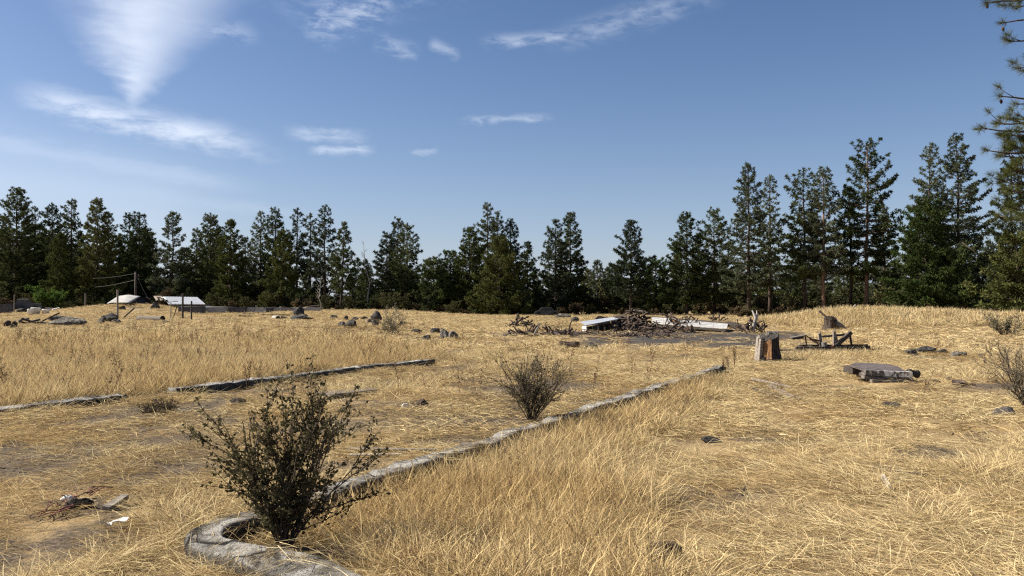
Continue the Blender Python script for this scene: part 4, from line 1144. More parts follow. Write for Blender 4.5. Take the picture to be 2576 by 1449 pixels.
# ------------------------------------------------------------------ fallen shed: low metal roof over a dark open front
root = thing('collapsed_shed', 'collapsed low shed with grey metal roof and white gable end, left of the logs', 'shed', P(1530, 828))
o = Vector(root.location)
dA, dB = 47.5, 48.6
fA, fB, fC = Q(1474, 818, dA), Q(1555, 802, dA + .9), Q(1580, 803, dA + 1.3)
bA, bB = Q(1460, 809, dA + 1.9), Q(1545, 797, dA + 2.6)
MB().slab([fA - o, fB - o, bB - o, bA - o], .05).build('roof_panel', M_roof, root)
MB().slab([fB - o + Vector((.02, 0, 0)), fC - o, Q(1574, 799, dA + 2.6) - o, bB - o + Vector((.02, 0, 0))], .05).build('roof_panel', M_dark, root)
z0 = float(height(fA.x, fA.y)) - .05
def dn(p, z=None): return Vector((p.x, p.y, (z if z is not None else z0)))
w0, w1_ = Q(1465, 820, dA + 1.2), fA + Vector((.03, .03, -.06))
MB().slab([w0 - o, dn(w0) - o, dn(w1_) - o, w1_ - o], .04).build('gable_board', M_white, root)
for i in range(7):
    u0, u1 = i / 7, (i + .93) / 7
    a, b = fA.lerp(fC, u0) + Vector((.06, .14, -.10)), fA.lerp(fC, u1) + Vector((.06, .14, -.10))
    a.z = min(a.z, (fA.lerp(fB, min(u0 * 1.3, 1))).z - .10); b.z = min(b.z, (fA.lerp(fB, min(u1 * 1.3, 1))).z - .10)
    MB().slab([a - o, dn(a) - o, dn(b) - o, b - o], .03).build('wall_board', (M_charshade, M_dark, M_charshade)[i % 3], root)  # near-black boards carry the shade of the open front in their colour
for i, u in enumerate((.22, .55, .8)):
    a = fA.lerp(fB, u) + Vector((0, .03, -.05)); MB().bar(dn(a) - o, a - o, .06, .06, (0, 1, 0)).build('prop', M_dark, root)
for i, (x0, x1, yt, yb, lab) in enumerate(((1492, 1540, 793, 806, 'mound of dark rubble behind the collapsed shed'), (1540, 1584, 791, 803, 'second mound of dark rubble behind the collapsed shed, nearer the logs'))):
    c = Q((x0 + x1) / 2, yb, 52); me = rock_mesh(600 + i, 1.3, 1.0, 1.1, 14); me.materials.append(M_log)
    r_ = link_mesh('rubble', me); r_.location = (c.x, 52.2, float(height(c.x, 52.2)) + .35); tag(r_, lab, 'rubble')
# white fallen roof to the right
root = thing('fallen_roof', 'long white metal roof fallen flat behind the branch heap, its dark edge to the right', 'roof', P(1740, 824)); o = Vector(root.location)
Lf, Lb, Rf, Rb = Q(1640, 813, 51.5), Q(1640, 797, 53.4), Q(1828, 827, 46.5), Q(1832, 815, 48.6)
for i in range(6):
    u0, u1 = i / 6 + .002, (i + 1) / 6 - .002
    lift_ = Vector((0, 0, .012 * (i % 2)))
    MB().slab([Lf.lerp(Rf, u0) - o + lift_, Lf.lerp(Rf, u1) - o + lift_, Lb.lerp(Rb, u1) - o + lift_, Lb.lerp(Rb, u0) - o + lift_], .03).build('roof_panel', M_whiteroof, root)
for i in range(3):
    u = .22 + .27 * i; MB().bar(Lf.lerp(Lb, u) - o + Vector((0, 0, .012)), Rf.lerp(Rb, u) - o + Vector((0, 0, .012)), .05, .02).build('roof_seam', M_roof, root)
MB().bar(Q(1640, 797, 53.5) - o, Rb - o + Vector((0, .06, .05)), .14, .10).build('ridge_board', M_dark, root)
MB().bar(Lf - o + Vector((0, .12, -.10)), Rf - o + Vector((0, .12, -.10)), .10, .12).build('eave_beam', M_dark, root)
for i, u in enumerate((.05, .5, .96)):
    a = Lf.lerp(Rf, u) + Vector((0, .2, -.15)); MB().bar(a - o, Vector((a.x, a.y, float(height(a.x, a.y)) - .1)) - o, .10, .10, (0, 1, 0)).build('prop', M_white if u > .9 else M_dark, root)
plank(Rb + Vector((.05, .1, 0)), Q(1880, 824, 47.5), .35, .28, M_dark, 'charred beam running right from the end of the white fallen roof', 'beam', 'beam')
plank(Q(1594, 781, 70), Q(1624, 783, 70), .14, .08, M_white, 'small pale board far behind the log heap', 'board', 'board')
plank(Q(1583, 800, 50), Q(1594, 799, 50), .25, .12, M_white, 'short white board at the left shoulder of the log heap', 'board', 'board')
plank(Q(1690, 806, 50.6), Q(1706, 809, 50.4), .35, .10, M_stumpwood, 'tan board lying on the white fallen roof', 'board', 'board')

# ------------------------------------------------------------------ heaps of wood
def crooked(seed, L, r, n=6, bend=.35):
    rs = np.random.RandomState(seed); d = Vector((1, 0, 0)); p = Vector((-L / 2, 0, 0)); pts = [p.copy()]
    for i in range(6):
        d = (d + Vector(rs.normal(0, bend, 3))).normalized(); p = p + d * L / 6; pts.append(p.copy())
    c = sum(pts, Vector()) / 7
    m = MB(); m.tube([q - c for q in pts], [r * (1.1 - .08 * i) * rs.uniform(.85, 1.15) for i in range(7)], n)
    return m.mesh('branch', M_log, True)
BM = [crooked(i, 1.15, .078, 7, .28) for i in range(5)] + [crooked(10 + i, 1.5, .034, 5, .4) for i in range(5)]
BMS = [crooked(20 + i, .8, .07, 6, .25) for i in range(4)]
def heap(px, py, wpx, hpx, n, meshes, label, group, seed, name='branch', cat='branch', smin=.7, smax=1.2, dy=1.2, steep=.35, mats=None):
    rs = np.random.RandomState(seed); c = P(px, py); s = M2(c.y); W_, H_ = wpx * s / 2, hpx * s
    for i in range(n):
        u = rs.uniform(-1, 1); v = rs.uniform(-1, 1); top = max(0, 1 - (abs(u) ** 1.6)) * max(0, 1 - v * v)
        x, y = c.x + u * W_, c.y + dy * (1 + v)
        z = float(height(x, y)) + .03 + H_ * top * rs.rand() ** .38 * 1.1
        ob = bpy.data.objects.new(name, meshes[rs.randint(len(meshes))]); COL.objects.link(ob)
        ob.location = (x, y, z); ob.rotation_euler = (rs.uniform(-.6, .6), rs.normal(0, steep), rs.uniform(0, 6.28))
        k = rs.uniform(smin, smax); ob.scale = (k, k, k); tag(ob, label, cat, group)
heap(1598, 834, 100, 50, 80, BM[:6], 'one of the thick crooked brown logs piled in the tallest heap, between the two roofs', 'logs of the tallest heap', 61, 'log', 'log', .65, 1.05)
heap(1668, 838, 190, 15, 74, BM, 'one of the logs and limbs strewn low along the front of the white fallen roof', 'limbs strewn below the white roof', 62, 'log', 'log', .6, 1.0)
heap(1712, 832, 90, 32, 44, BM[5:], 'one of the thin curling branches of the tangle in front of the white fallen roof', 'branches of the tangle before the white roof', 63, smin=.7, smax=1.3, steep=.6)
heap(1480, 846, 200, 7, 60, BMS + BM[5:], 'small dark stick on the burnt ground in front of the collapsed shed', 'sticks on the burnt ground', 68, 'stick', 'stick', .3, .7, 1.6, .25)
heap(1640, 850, 170, 7, 60, BMS + BM[5:], 'small dark stick on the burnt ground in front of the log heap', 'sticks before the log heap', 69, 'stick', 'stick', .3, .7, 1.6, .25)
heap(1310, 828, 62, 27, 34, BM + BMS, 'one of the dark logs in the upper left wood heap', 'logs of the upper left heap', 64, 'log', 'log', .5, .9)
heap(1365, 848, 165, 22, 70, BMS + BM[5:], 'one of the dark sticks in the wide low wood heap at the left', 'sticks of the wide low heap', 65, 'stick', 'stick', .5, 1.0, 1.0, .5)
heap(1900, 838, 60, 30, 26, BM, 'one of the roots and limbs tangled around the white snag', 'limbs tangled around the white snag', 66, 'branch', 'branch', .6, 1.0, .6, .7)
heap(1808, 813, 40, 16, 12, BM[:5], 'one of the brown logs in the small far pile right of the fallen roof', 'logs of the small far pile', 67, 'log', 'log', .7, 1.0)
for i, (x, y, lab) in enumerate(((1330, 845, 'white splintered chunk at the front of the wide low wood heap'), (1290, 822, 'small white chip at the left of the wide low wood heap'), (1392, 846, 'white bit of wood at the right of the wide low wood heap'))):
    c = P(x, y); plank(c + Vector((-.15, 0, .12)), c + Vector((.2, .05, .16)), .14, .10, M_white, lab, 'wood chunk', 'wood_chunk', seed=i)
c = P(1348, 848); plank(c + Vector((-.1, -.1, .1)), c + Vector((.2, -.1, .65)), .10, .07, M_dead, 'pale board standing at a slant out of the wide low wood heap', 'board', 'board')
c = P(1893, 838)
root = thing('dead_tree', 'white broken snag standing up from the tangle of roots', 'snag', c)
MB().tube([(0, 0, 0), (.1, 0, .5), (.2, 0, .85), (-.02, 0, 1.25)], [.12, .10, .09, .03], 7).build('trunk', M_dead, root, True)
MB().tube([(.2, 0, .85), (.28, 0, 1.0), (.22, 0, 1.25)], [.06, .045, .02], 5).build('branch', M_dead, root, True)
for i, (x0, y0, x1, y1, w_, mt, lab) in enumerate(((2128, 790, 2152, 766, .13, M_dead, 'pale curved dead limb on the ground under the sunlit-trunk pines'), (2160, 786, 2194, 776, .10, M_dead, 'second pale dead limb right of the curved one'))):
    dp = 74; a = G((x0 + x1) / 2, dp); m = MB(); m.tube([Q(x0, y0, dp) - a, Q((x0 + x1) / 2 + 4, (y0 + y1) / 2, dp) - a, Q(x1, y1, dp) - a], [w_, w_ * .8, w_ * .4], 6)
    tag(m.build('dead_limb', mt, None, True, a), lab, 'limb')

# ------------------------------------------------------------------ left ruin: arched white roof sheet, rafters, metal roof, block wall
root = thing('ruined_house', 'sunken ruin with an arched white roof sheet, bare rafters and a grey metal roof', 'ruined building', G(400, 92)); o = Vector(root.location)
def c2(X, Yc): return (300 + X / 6.44) * .8385, (860 + Yc / 6.44) * .8385
def qq(X, Yc, d): return Q(*c2(X, Yc), d) - o
right = [(550, 318, 86), (600, 292, 87), (655, 252, 88.2), (720, 214, 89.4), (785, 184, 90.6)]
left = [(130, 325, 86), (190, 290, 87), (250, 250, 88.2), (310, 205, 89.4), (380, 172, 90.6)]
m = MB(); cols = 9; grid = []
for i in range(5):
    for j in range(cols):
        u = j / (cols - 1); a, b = qq(*left[i]), qq(*right[i])
        grid.append(a.lerp(b, u) + Vector((0, 0, .10 * math.sin(math.pi * u) + .03 * math.sin(u * 9 + i))))
n_ = len(grid)
m.add([tuple(v) for v in grid] + [tuple(v - Vector((0, 0, .07))) for v in grid],
      [(i * cols + j, i * cols + j + 1, (i + 1) * cols + j + 1, (i + 1) * cols + j) for i in range(4) for j in range(cols - 1)] +
      [(n_ + i * cols + j, n_ + (i + 1) * cols + j, n_ + (i + 1) * cols + j + 1, n_ + i * cols + j + 1) for i in range(4) for j in range(cols - 1)] +
      [(i * cols + cols - 1, n_ + i * cols + cols - 1, n_ + (i + 1) * cols + cols - 1, (i + 1) * cols + cols - 1) for i in range(4)])
m.build('roof_sheet', M_whiteroof, root, True)
b_ = [qq(*p_) + Vector((.05, .3, -.1)) for p_ in right] + [qq(880, 200, 91), qq(960, 240, 91), qq(960, 335, 91), qq(560, 335, 88)]
MB().add([tuple(v) for v in b_] + [tuple(v + Vector((0, .3, 0))) for v in b_], [tuple(range(9))[::-1], tuple(range(9, 18))] + [(i, (i + 1) % 9, 9 + (i + 1) % 9, 9 + i) for i in range(9)]).build('gable_shade', M_charshade, root)  # near-black sheet painted as the darkness of the gable opening
MB().slab([qq(1200, 190, 94), qq(1335, 338, 90), qq(2030, 338, 90), qq(1872, 202, 94)], .08).build('metal_roof', M_roof, root)
for i in range(13):
    u = i / 12; a, b = qq(1338, 336, 89.98).lerp(qq(2028, 336, 89.98), u), qq(1202, 190, 93.98).lerp(qq(1870, 202, 93.98), u)
    MB().bar(a + Vector((0, 0, .012)), b + Vector((0, 0, .012)), .05, .025).build('roof_seam', M_roof, root)
for (x0, y0, x1, y1, w_, mt) in ((1200, 195, 1275, 268, .22, M_white), (1130, 190, 1200, 262, .18, M_grey), (1060, 190, 1110, 262, .18, M_grey), (1050, 190, 1210, 190, .16, M_grey), (1100, 225, 1230, 225, .12, M_grey), (1090, 262, 1290, 266, .2, M_dark)):
    MB().bar(qq(x0, y0, 93), qq(x1, y1, 91), w_, .14).build('rafter', mt, root)
MB().slab([qq(1330, 348, 90.8), qq(1330, 430, 90.8), qq(2120, 430, 90.8), qq(2120, 352, 90.8)], .2).build('wall', M_block, root)
MB().slab([qq(1540, 340, 90.4), qq(1540, 362, 90.4), qq(2010, 362, 90.4), qq(2010, 344, 90.4)], .2).build('eave_shadow', M_dark, root)  # dark strip standing for the shadow under the eave
MB().slab([qq(1400, 285, 91.2), qq(1500, 285, 91.2), qq(1500, 276, 91.5), qq(1400, 276, 91.5)], .03).build('roof_hatch', M_dark, root)
blk = [(450, 515), (515, 570), (570, 621), (621, 667), (667, 686), (687, 711), (712, 759), (760, 810)]
labs = ['dark concrete block at the left end of the block wall', 'pale grey concrete block second from the left in the block wall', 'dark concrete block third from the left in the block wall', 'pale grey concrete block behind the pale forked stick',
        'narrow dark concrete block in the middle of the block wall', 'short mid-grey concrete block right of the narrow dark one', 'long grey concrete block behind the left of the pointed rock', 'low grey concrete block right of the pointed rock']
for i, (x0, x1) in enumerate(blk):
    dp = 84 + 1.2 * i; yt = 771.5 + .4 * i; yb = 786 - .15 * i
    a, b = Q(x0 + .6, yt, dp), Q(x1 - .6, yt, dp); zb = Q(x0, yb, dp).z - .5
    m = MB().box((0, 0, 0), (b.x - a.x, .7, a.z - zb), None, .03, i)
    o_ = m.build('concrete_block', M_blockdark if i in (0, 2, 4) else M_block, None, False, ((a.x + b.x) / 2, dp, (a.z + zb) / 2)); o_.rotation_euler.z = (-.12, .10, -.10, .08, -.08, .05, .02, .06)[i]
    tag(o_, labs[i], 'concrete block', 'blocks of the wall before the metal roof')
plank(Q(705, 772, 84), Q(735, 776, 86), .2, .12, M_grey, 'grey board lying on top of the block wall', 'board', 'board')
plank(Q(770, 772, 86), Q(806, 768, 87), .12, .10, M_grey, 'thin grey rail propped over the right end of the block wall', 'rail', 'rail')
plank(P(302, 779), Q(313, 775, P(302, 779).y), .5, .45, M_dark, 'small dark box beside the lone grey post', 'box', 'box')
# old dark truck in the trees' shade
tp_ = G(56, 88); root = thing('parked_truck', 'old dark pickup truck parked in the shade by the green bush', 'truck', tp_); s = M2(88)
def tk(px, py, dd): return Q(px, py, 88 + dd) - tp_
def prism(name, prof, d0, d1, mat):
    k_ = len(prof); m = MB().add([tuple(tk(x, y, d0)) for x, y in prof] + [tuple(tk(x, y, d1)) for x, y in prof], [tuple(range(k_)), tuple(range(2 * k_ - 1, k_ - 1, -1))] + [((i + 1) % k_, i, k_ + i, k_ + (i + 1) % k_) for i in range(k_)]); return m.build(name, mat, root)
prism('body', [(10, 765), (14, 764), (40, 763), (76, 763), (104, 765), (106, 778), (10, 778)], -.9, .9, M_paint_dark)
prism('cab', [(38, 763), (45, 752), (72, 751.5), (78, 763)], -.8, .8, M_paint_dark)
prism('roof', [(40, 754.5), (46, 751.2), (72, 750.6), (74, 754)], -.85, .85, M_steel)
prism('side_window', [(43, 761), (48, 755), (57, 755), (57, 761)], -.83, -.79, M_glass)
prism('side_window', [(60, 761), (60, 755), (69, 755), (73, 761)], -.83, -.79, M_glass)
prism('hood', [(78, 764), (78, 762), (103, 763), (104, 765)], -.85, .85, M_steel)
for x in (28, 90):
    w_ = tk(x, 777, -.92); MB().tube([w_, w_ + Vector((0, .22, 0))], .34, 16).build('wheel', M_tyre, root)
plank(G(-20, 86, .45), G(33, 86, .45), .3, .95, M_blockdark, 'dark low barrier wall cut by the left edge, before the truck', 'barrier', 'barrier')
def tub(px, py, dep, r, h, label, mat=M_white):
    c = G(px, dep, 0); rt = thing('plastic_tub', label, 'tub', c, 0, 'white tubs by the green bush')
    m = MB(); m.tube([(0, 0, 0), (0, 0, h * .9), (0, 0, h)], [r * .85, r, r * 1.06], 14); m.build('body', mat, rt, True)
    MB().tube([(0, 0, h + .002), (0, 0, h + .06)], [r * 1.1, r * .9], 14).build('lid', mat, rt, True)
tub(77, 776, 78, .28, .55, 'left white tub in front of the dark truck'); tub(90, 776, 79, .42, .62, 'larger white tub second from the left before the dark truck'); tub(116, 778, 79, .36, .40, 'low white tub at the foot of the green bush')
plank(Q(132, 779, 78), Q(150, 775, 78.5), .2, .12, M_white, 'pale board right of the white tubs', 'board', 'board')
rock(94, 128, 773, 784, 'dark junk heap below the low white tub', 620, M_dark, 'junk_heap', 'junk')
rock(40, 66, 774, 787, 'dark clump of junk left of the white tubs', 621, M_dark, 'junk_heap', 'junk')
# car under the trees
cp = G(1375, 96); root = thing('parked_car', 'dark parked car half hidden in the shade of the central trees', 'car', cp)
def ck(px, py, dd): return Q(px, py, 96 + dd) - cp
tk = ck
def prism(name, prof, d0, d1, mat):
    k_ = len(prof); off = Q(1375, 790, 96).z - cp.z - 0.0
    pts = [Vector(Q(x, y, 96) - cp) - Vector((0, 0, off)) for x, y in prof]
    m = MB().add([(p_.x, d0, p_.z) for p_ in pts] + [(p_.x, d1, p_.z) for p_ in pts], [tuple(range(k_)), tuple(range(2 * k_ - 1, k_ - 1, -1))] + [((i + 1) % k_, i, k_ + i, k_ + (i + 1) % k_) for i in range(k_)]); return m.build(name, mat, root)
prism('body', [(1345, 778), (1352, 775), (1398, 774), (1405, 777), (1405, 786), (1345, 786)], -.85, .85, M_paint_dark)
prism('cab', [(1354, 775.5), (1362, 766.5), (1386, 766), (1394, 774.5)], -.75, .75, M_paint_dark)
prism('side_window', [(1359, 774), (1364, 768), (1373, 768), (1373, 774)], -.78, -.74, M_glass)
prism('side_window', [(1375, 774), (1375, 768), (1385, 768), (1389, 774)], -.78, -.74, M_glass)
for x in (1355, 1395):
    p_ = Q(x, 790, 96) - cp; MB().tube([(p_.x, -.88, .30), (p_.x, -.66, .30)], .31, 16).build('wheel', M_tyre, root)

# ------------------------------------------------------------------ foreground odds and ends
c = P(1682, 1440); me = rock_mesh(701, .20, .19, .26, 12, rough=.14); me.materials.append(M_log)
ob = link_mesh('wood_chunk', me); ob.location = c + Vector((0, .06, .06)); tag(ob, 'cracked brown wood chunk in the grass at the bottom edge', 'wood chunk')
# red netting: knotted strands laid over the ground
rs = np.random.RandomState(71); m = MB(); pa, pb_ = P(98, 1310), P(236, 1250)
for i in range(38):
    u = rs.rand(); c = pa.lerp(pb_, u); d = (pb_ - pa).normalized()
    a = c + Vector(rs.normal(0, .05, 3)) * (1 - .3 * u); d2 = (d + Vector(rs.normal(0, .5, 3))).normalized() * rs.uniform(.06, .2)
    g0 = float(height(a.x, a.y)); a.z = g0 + rs.uniform(.02, .09); e = a + d2; e.z = g0 + rs.uniform(.015, .09)
    m.tube([a, a.lerp(e, .5) + Vector((0, 0, .01)), e], .0045, 4)
tag(m.build('red_netting', M_red), 'tangle of faded red netting lying in the left foreground', 'netting')
c = P(180, 1288); me = rock_mesh(702, .24, .12, .12, 10); me.materials.append(M_charshade); ob = link_mesh('charred_lump', me); ob.location = c + Vector((0, .05, .03)); tag(ob, 'black charred lump under the red netting', 'lump')
for i, (x, y, w_, lab) in enumerate(((302, 1333, .10, 'crumpled white paper scrap in the left foreground straw'), (268, 1340, .07, 'small white paper scrap left of the crumpled one'))):
    c = P(x, y); rs = np.random.RandomState(i); gr = [(c.x + (a - 1) * w_ / 2, c.y + (b - 1) * w_ / 3, c.z + .05 + rs.uniform(-.012, .03)) for b in range(3) for a in range(3)]
    m = MB().add(gr + [(x_, y_, z_ - .003) for x_, y_, z_ in gr], [(b * 3 + a, b * 3 + a + 1, b * 3 + a + 4, b * 3 + a + 3) for a in range(2) for b in range(2)] + [(9 + b * 3 + a, 9 + b * 3 + a + 3, 9 + b * 3 + a + 4, 9 + b * 3 + a + 1) for a in range(2) for b in range(2)])
    tag(m.build('paper_scrap', M_white), lab, 'paper scrap')
# tall dark dock stalks
def dock(px, py, h, label, seed):
    c = P(px, py); rt = thing('dock_weed', label, 'weed', c, 0, 'dark dried dock stalks'); rs = np.random.RandomState(seed); m = MB(); hd = []
    for i in range(2):
        t = Vector((rs.uniform(-.08, .08), rs.uniform(-.08, .08), h * rs.uniform(.8, 1))); m.tube([(0, 0, -.02), t * .5 + Vector((.02, 0, 0)), t], [.007, .006, .004], 5)
        for q in range(60):
            u = rs.uniform(.4, 1.0); hd.append(t * u + Vector(rs.normal(0, .018, 3)))
    m.build('stem', M_seed, rt)
    v, f = scatter(LEAF_T[0], LEAF_T[1], np.array([tuple(x) for x in hd]), rs.normal(0, 1, (len(hd), 3)), np.full(len(hd), .028), rs); link_mesh('seed_head', quick_mesh('seed_head', v, f, M_seed), rt)
for i, (x, y, h_, lab) in enumerate(((1846, 930, .62, 'tallest dark dock stalk left of the burnt stump'), (1832, 932, .42, 'dark dock stalk just left of the tallest one'), (1818, 936, .3, 'shortest dark dock stalk, farthest left of the burnt stump'),
                                   (2492 - 298, 950, .35, 'dark dock stalk in the grass left of the flat stack'), (620, 982, .55, 'dark dock stalk above the middle foundation wall'), (76, 868, .6, 'dark thistle head in the tall golden grass at the far left'),
                                   (648, 962, .35, 'thin weed right of the dark dock stalk above the middle wall'))):
    dock(x, y, h_, lab, i)

# ------------------------------------------------------------------ dry grass
def blade(vs, fs, p, d, L, w, droop, rs, seg=3, head=0.0):
    d = np.array(d) / np.linalg.norm(d); s = np.cross(d, rs.normal(size=3)); s /= np.linalg.norm(s)
    b = len(vs); q = np.array(p, float)
    side = np.array((d[0], d[1], 0)); side = side / (np.linalg.norm(side) + 1e-6)
    for i in range(seg + 1):
        u = i / seg; ww = w * (1 - .75 * u)
        if head and i == seg - 1: ww = w * head
        vs += [q - s * ww / 2, q + s * ww / 2]
        d = d + (side * .6 - np.array((0, 0, 1.0))) * droop / seg + rs.normal(0, .05, 3); d /= np.linalg.norm(d)
        q = q + d * L / seg
    fs += [(b + 2 * i, b + 2 * i + 1, b + 2 * i + 3, b + 2 * i + 2) for i in range(seg)]
def standing(seed, n, rad, h, w, lean, droop, head=1.6):
    rs = np.random.RandomState(seed); vs, fs = [], []
    for i in range(n):
        a, r_ = rs.uniform(0, 6.283), rad * math.sqrt(rs.rand()); t = rs.normal(0, lean, 2)
        blade(vs, fs, (math.cos(a) * r_, math.sin(a) * r_, -.01), (t[0], t[1], 1), h * rs.uniform(.5, 1.12), w * rs.uniform(.7, 1.3), droop * rs.uniform(.1, 1.3), rs, 4, head if rs.rand() < .55 else 0)
    return vs, fs
def lying(seed, n, rad, L, w, lift):
    rs = np.random.RandomState(seed); vs, fs = [], []
    for i in range(n):
        a, r_ = rs.uniform(0, 6.283), rad * math.sqrt(rs.rand()); t = rs.normal(0, .75)
        z = rs.uniform(.003, lift)
        blade(vs, fs, (math.cos(a) * r_, math.sin(a) * r_, z), (math.cos(t), math.sin(t), rs.normal(.03, .16)), L * rs.uniform(.4, 1.2), w * rs.uniform(.7, 1.3), rs.uniform(-.1, .25), rs, 2)
    return vs, fs
def variant_set(name, makers):
    c = bpy.data.collections.new(name)
    for i, (vs, fs) in enumerate(makers):
        c.objects.link(bpy.data.objects.new('%s_tuft_%02d' % (name, i), quick_mesh(name, np.array(vs), np.array(fs), M_grass)))
    return c
def surface(x, y):
    """ground, or the top of the long wall where it lies over it"""
    on = wall_near(x, y) < .12
    return np.where(on, height(x - .45 * WN[0], y - .45 * WN[1]) * .35 + .103, height(x, y))
def scatter_object(name, coll, xy, scl, tint, rng, nvar, label, lean=0.14, rz=None, wind=None):
    n = len(xy); z = surface(xy[:, 0], xy[:, 1])
    me = bpy.data.meshes.new(name); me.vertices.add(n)
    me.vertices.foreach_set('co', np.column_stack([xy, z]).astype(np.float32).ravel())
    rot = np.column_stack([rng.normal(0, lean, n), rng.normal(0, lean, n), rng.uniform(0, 6.283, n) if rz is None else rz])
    if wind is not None:            # tufts pressed over by wind and rain lean their patch's way
        ax, ay = wind; ca, sa = np.cos(rot[:, 2]), np.sin(rot[:, 2])
        rot[:, 0] += ax; rot[:, 1] += ay
    for nm, tp, arr in (('rot', 'FLOAT_VECTOR', rot), ('scl', 'FLOAT_VECTOR', scl), ('tint', 'FLOAT', tint), ('pick', 'INT', rng.integers(0, nvar, n))):
        a = me.attributes.new(nm, tp, 'POINT')
        a.data.foreach_set('vector' if tp == 'FLOAT_VECTOR' else 'value', np.asarray(arr, np.int32 if tp == 'INT' else np.float32).ravel())
    ob = tag(link_mesh(name, me), label, kind='stuff')
    ng = bpy.data.node_groups.new(name, 'GeometryNodeTree')
    ng.interface.new_socket('Geometry', in_out='INPUT', socket_type='NodeSocketGeometry'); ng.interface.new_socket('Geometry', in_out='OUTPUT', socket_type='NodeSocketGeometry')
    gi, go = ng.nodes.new('NodeGroupInput'), ng.nodes.new('NodeGroupOutput')
    ci = ng.nodes.new('GeometryNodeCollectionInfo'); ci.inputs[0].default_value = coll; ci.inputs['Separate Children'].default_value = True; ci.inputs['Reset Children'].default_value = True
    ip = ng.nodes.new('GeometryNodeInstanceOnPoints'); ip.inputs['Pick Instance'].default_value = True
    L = ng.links.new
    def attr(nm, tp):
        nd = ng.nodes.new('GeometryNodeInputNamedAttribute'); nd.data_type = tp; nd.inputs[0].default_value = nm; return nd.outputs[0]
    L(gi.outputs[0], ip.inputs['Points']); L(ci.outputs[0], ip.inputs['Instance'])
    L(attr('pick', 'INT'), ip.inputs['Instance Index']); L(attr('scl', 'FLOAT_VECTOR'), ip.inputs['Scale'])
    er = ng.nodes.new('FunctionNodeEulerToRotation'); L(attr('rot', 'FLOAT_VECTOR'), er.inputs[0]); L(er.outputs[0], ip.inputs['Rotation'])
    L(ip.outputs[0], go.inputs[0])
    md = ob.modifiers.new('scatter', 'NODES'); md.node_group = ng
    return ob
def region_a(x, y):
    """tall brown grass along the right side of the long wall"""
    d, t = wall_d(x, y), wall_t(x, y)
    lim = np.interp(y, (0, 4.8, 8, 11, 16, 20), (3.6, 3.2, 1.9, 1.35, .7, .4)) + 1.1 * (fbm(x / .8, y / .8, 90) - .5)
    return sstep(d, .13, .2) * (1 - sstep(d, lim - .5, lim + .35)) * sstep(x + .9 * (y - 5), -1.15, -.75) * (1 - sstep(t, 13.5, 15.5))
def region_b(x, y):
    """tall golden grass beyond the left wall"""
    l = wall_l(x, y)
    edge = np.interp(y, (8, 20.5, 26, 33, 40), (-3, -1.2, -2.6, -5.3, -8.2)) + 1.6 * (fbm(x / 1.6, y / 1.6, 95) - .5)
    return sstep(-l, .0, .35) * (1 - sstep(y, 36, 43)) * (1 - sstep(x, edge - .3, edge + .3)) * sstep(y, 9, 10.5)
def in_wall(x, y):
    l = wall_l(x, y)
    return (wall_near(x, y) < np.where(y < 5.6, .19, .15)) | (np.abs(l) < .13) & (y < 14) | (np.abs(l - .1) < .13) & (y > 14) & (y < 22)
CLEAR = [(.93, 4.72, .13, .22), (-1.32, 5.45, .42, .34), (6.2, 48.0, 2.6, 2.2), (6.0, 45.3, 3.4, 1.6), (8.5, 44.0, 5.0, 2.2), (11.5, 45.5, 3.0, 2.6), (14.6, 47.0, 1.4, 1.6), (0.9, 44.5, 1.6, 2.4), (2.0, 40.5, 2.6, 1.6),
         (7.35, 17.1, .75, .5), (10.4, 26.6, 1.3, .7), (6.95, 22.3, .5, .5)]
def clear(x, y):
    ok = ~in_wall(x, y)
    for cx, cy, rx, ry in CLEAR: ok &= ((x - cx) / rx) ** 2 + ((y - cy) / ry) ** 2 > 1
    return ok
rng = np.random.default_rng(5)
def sample(n, x0, x1, y0, y1, fan=None):
    y = rng.uniform(y0, y1, n); x = rng.uniform(x0, x1, n)
    if fan is not None:
        y = np.sqrt(rng.uniform(y0 ** 2, y1 ** 2, n)); x = rng.uniform(-1, 1, n) * (fan * y + 4)
    return x, y
near_s = variant_set('near_grass', [standing(i, 26, .085, .44, .0028, .34, .8) for i in range(6)])
near_l = variant_set('near_straw', [lying(20 + i, 34, .20, .24, .0031, .05) for i in range(5)])
mid_s = variant_set('mid_grass', [standing(40 + i, 32, .13, .46, .0046, .30, .7) for i in range(6)])
mid_l = variant_set('mid_straw', [lying(60 + i, 40, .34, .32, .0052, .07) for i in range(5)])
far_s = variant_set('far_grass', [standing(80 + i, 46, .36, .42, .013, .22, .5, 1.3) for i in range(5)])
far_l = variant_set('far_straw', [lying(90 + i, 46, .60, .50, .015, .12) for i in range(4)])
def tall_field(x, y):
    a, b = region_a(x, y), region_b(x, y)
    clump = sstep(fbm(x / .55, y / .55, 51, 3), .35, .6); patch = fbm(x / 3.5, y / 3.5, 52)
    bare = np.maximum(dirt_at(x, y), char_at(x, y))
    other = (1 - sstep(bare, .18, .5)) * (.16 + .75 * sstep(patch, .44, .64)) * clump
    return a, b, other, bare
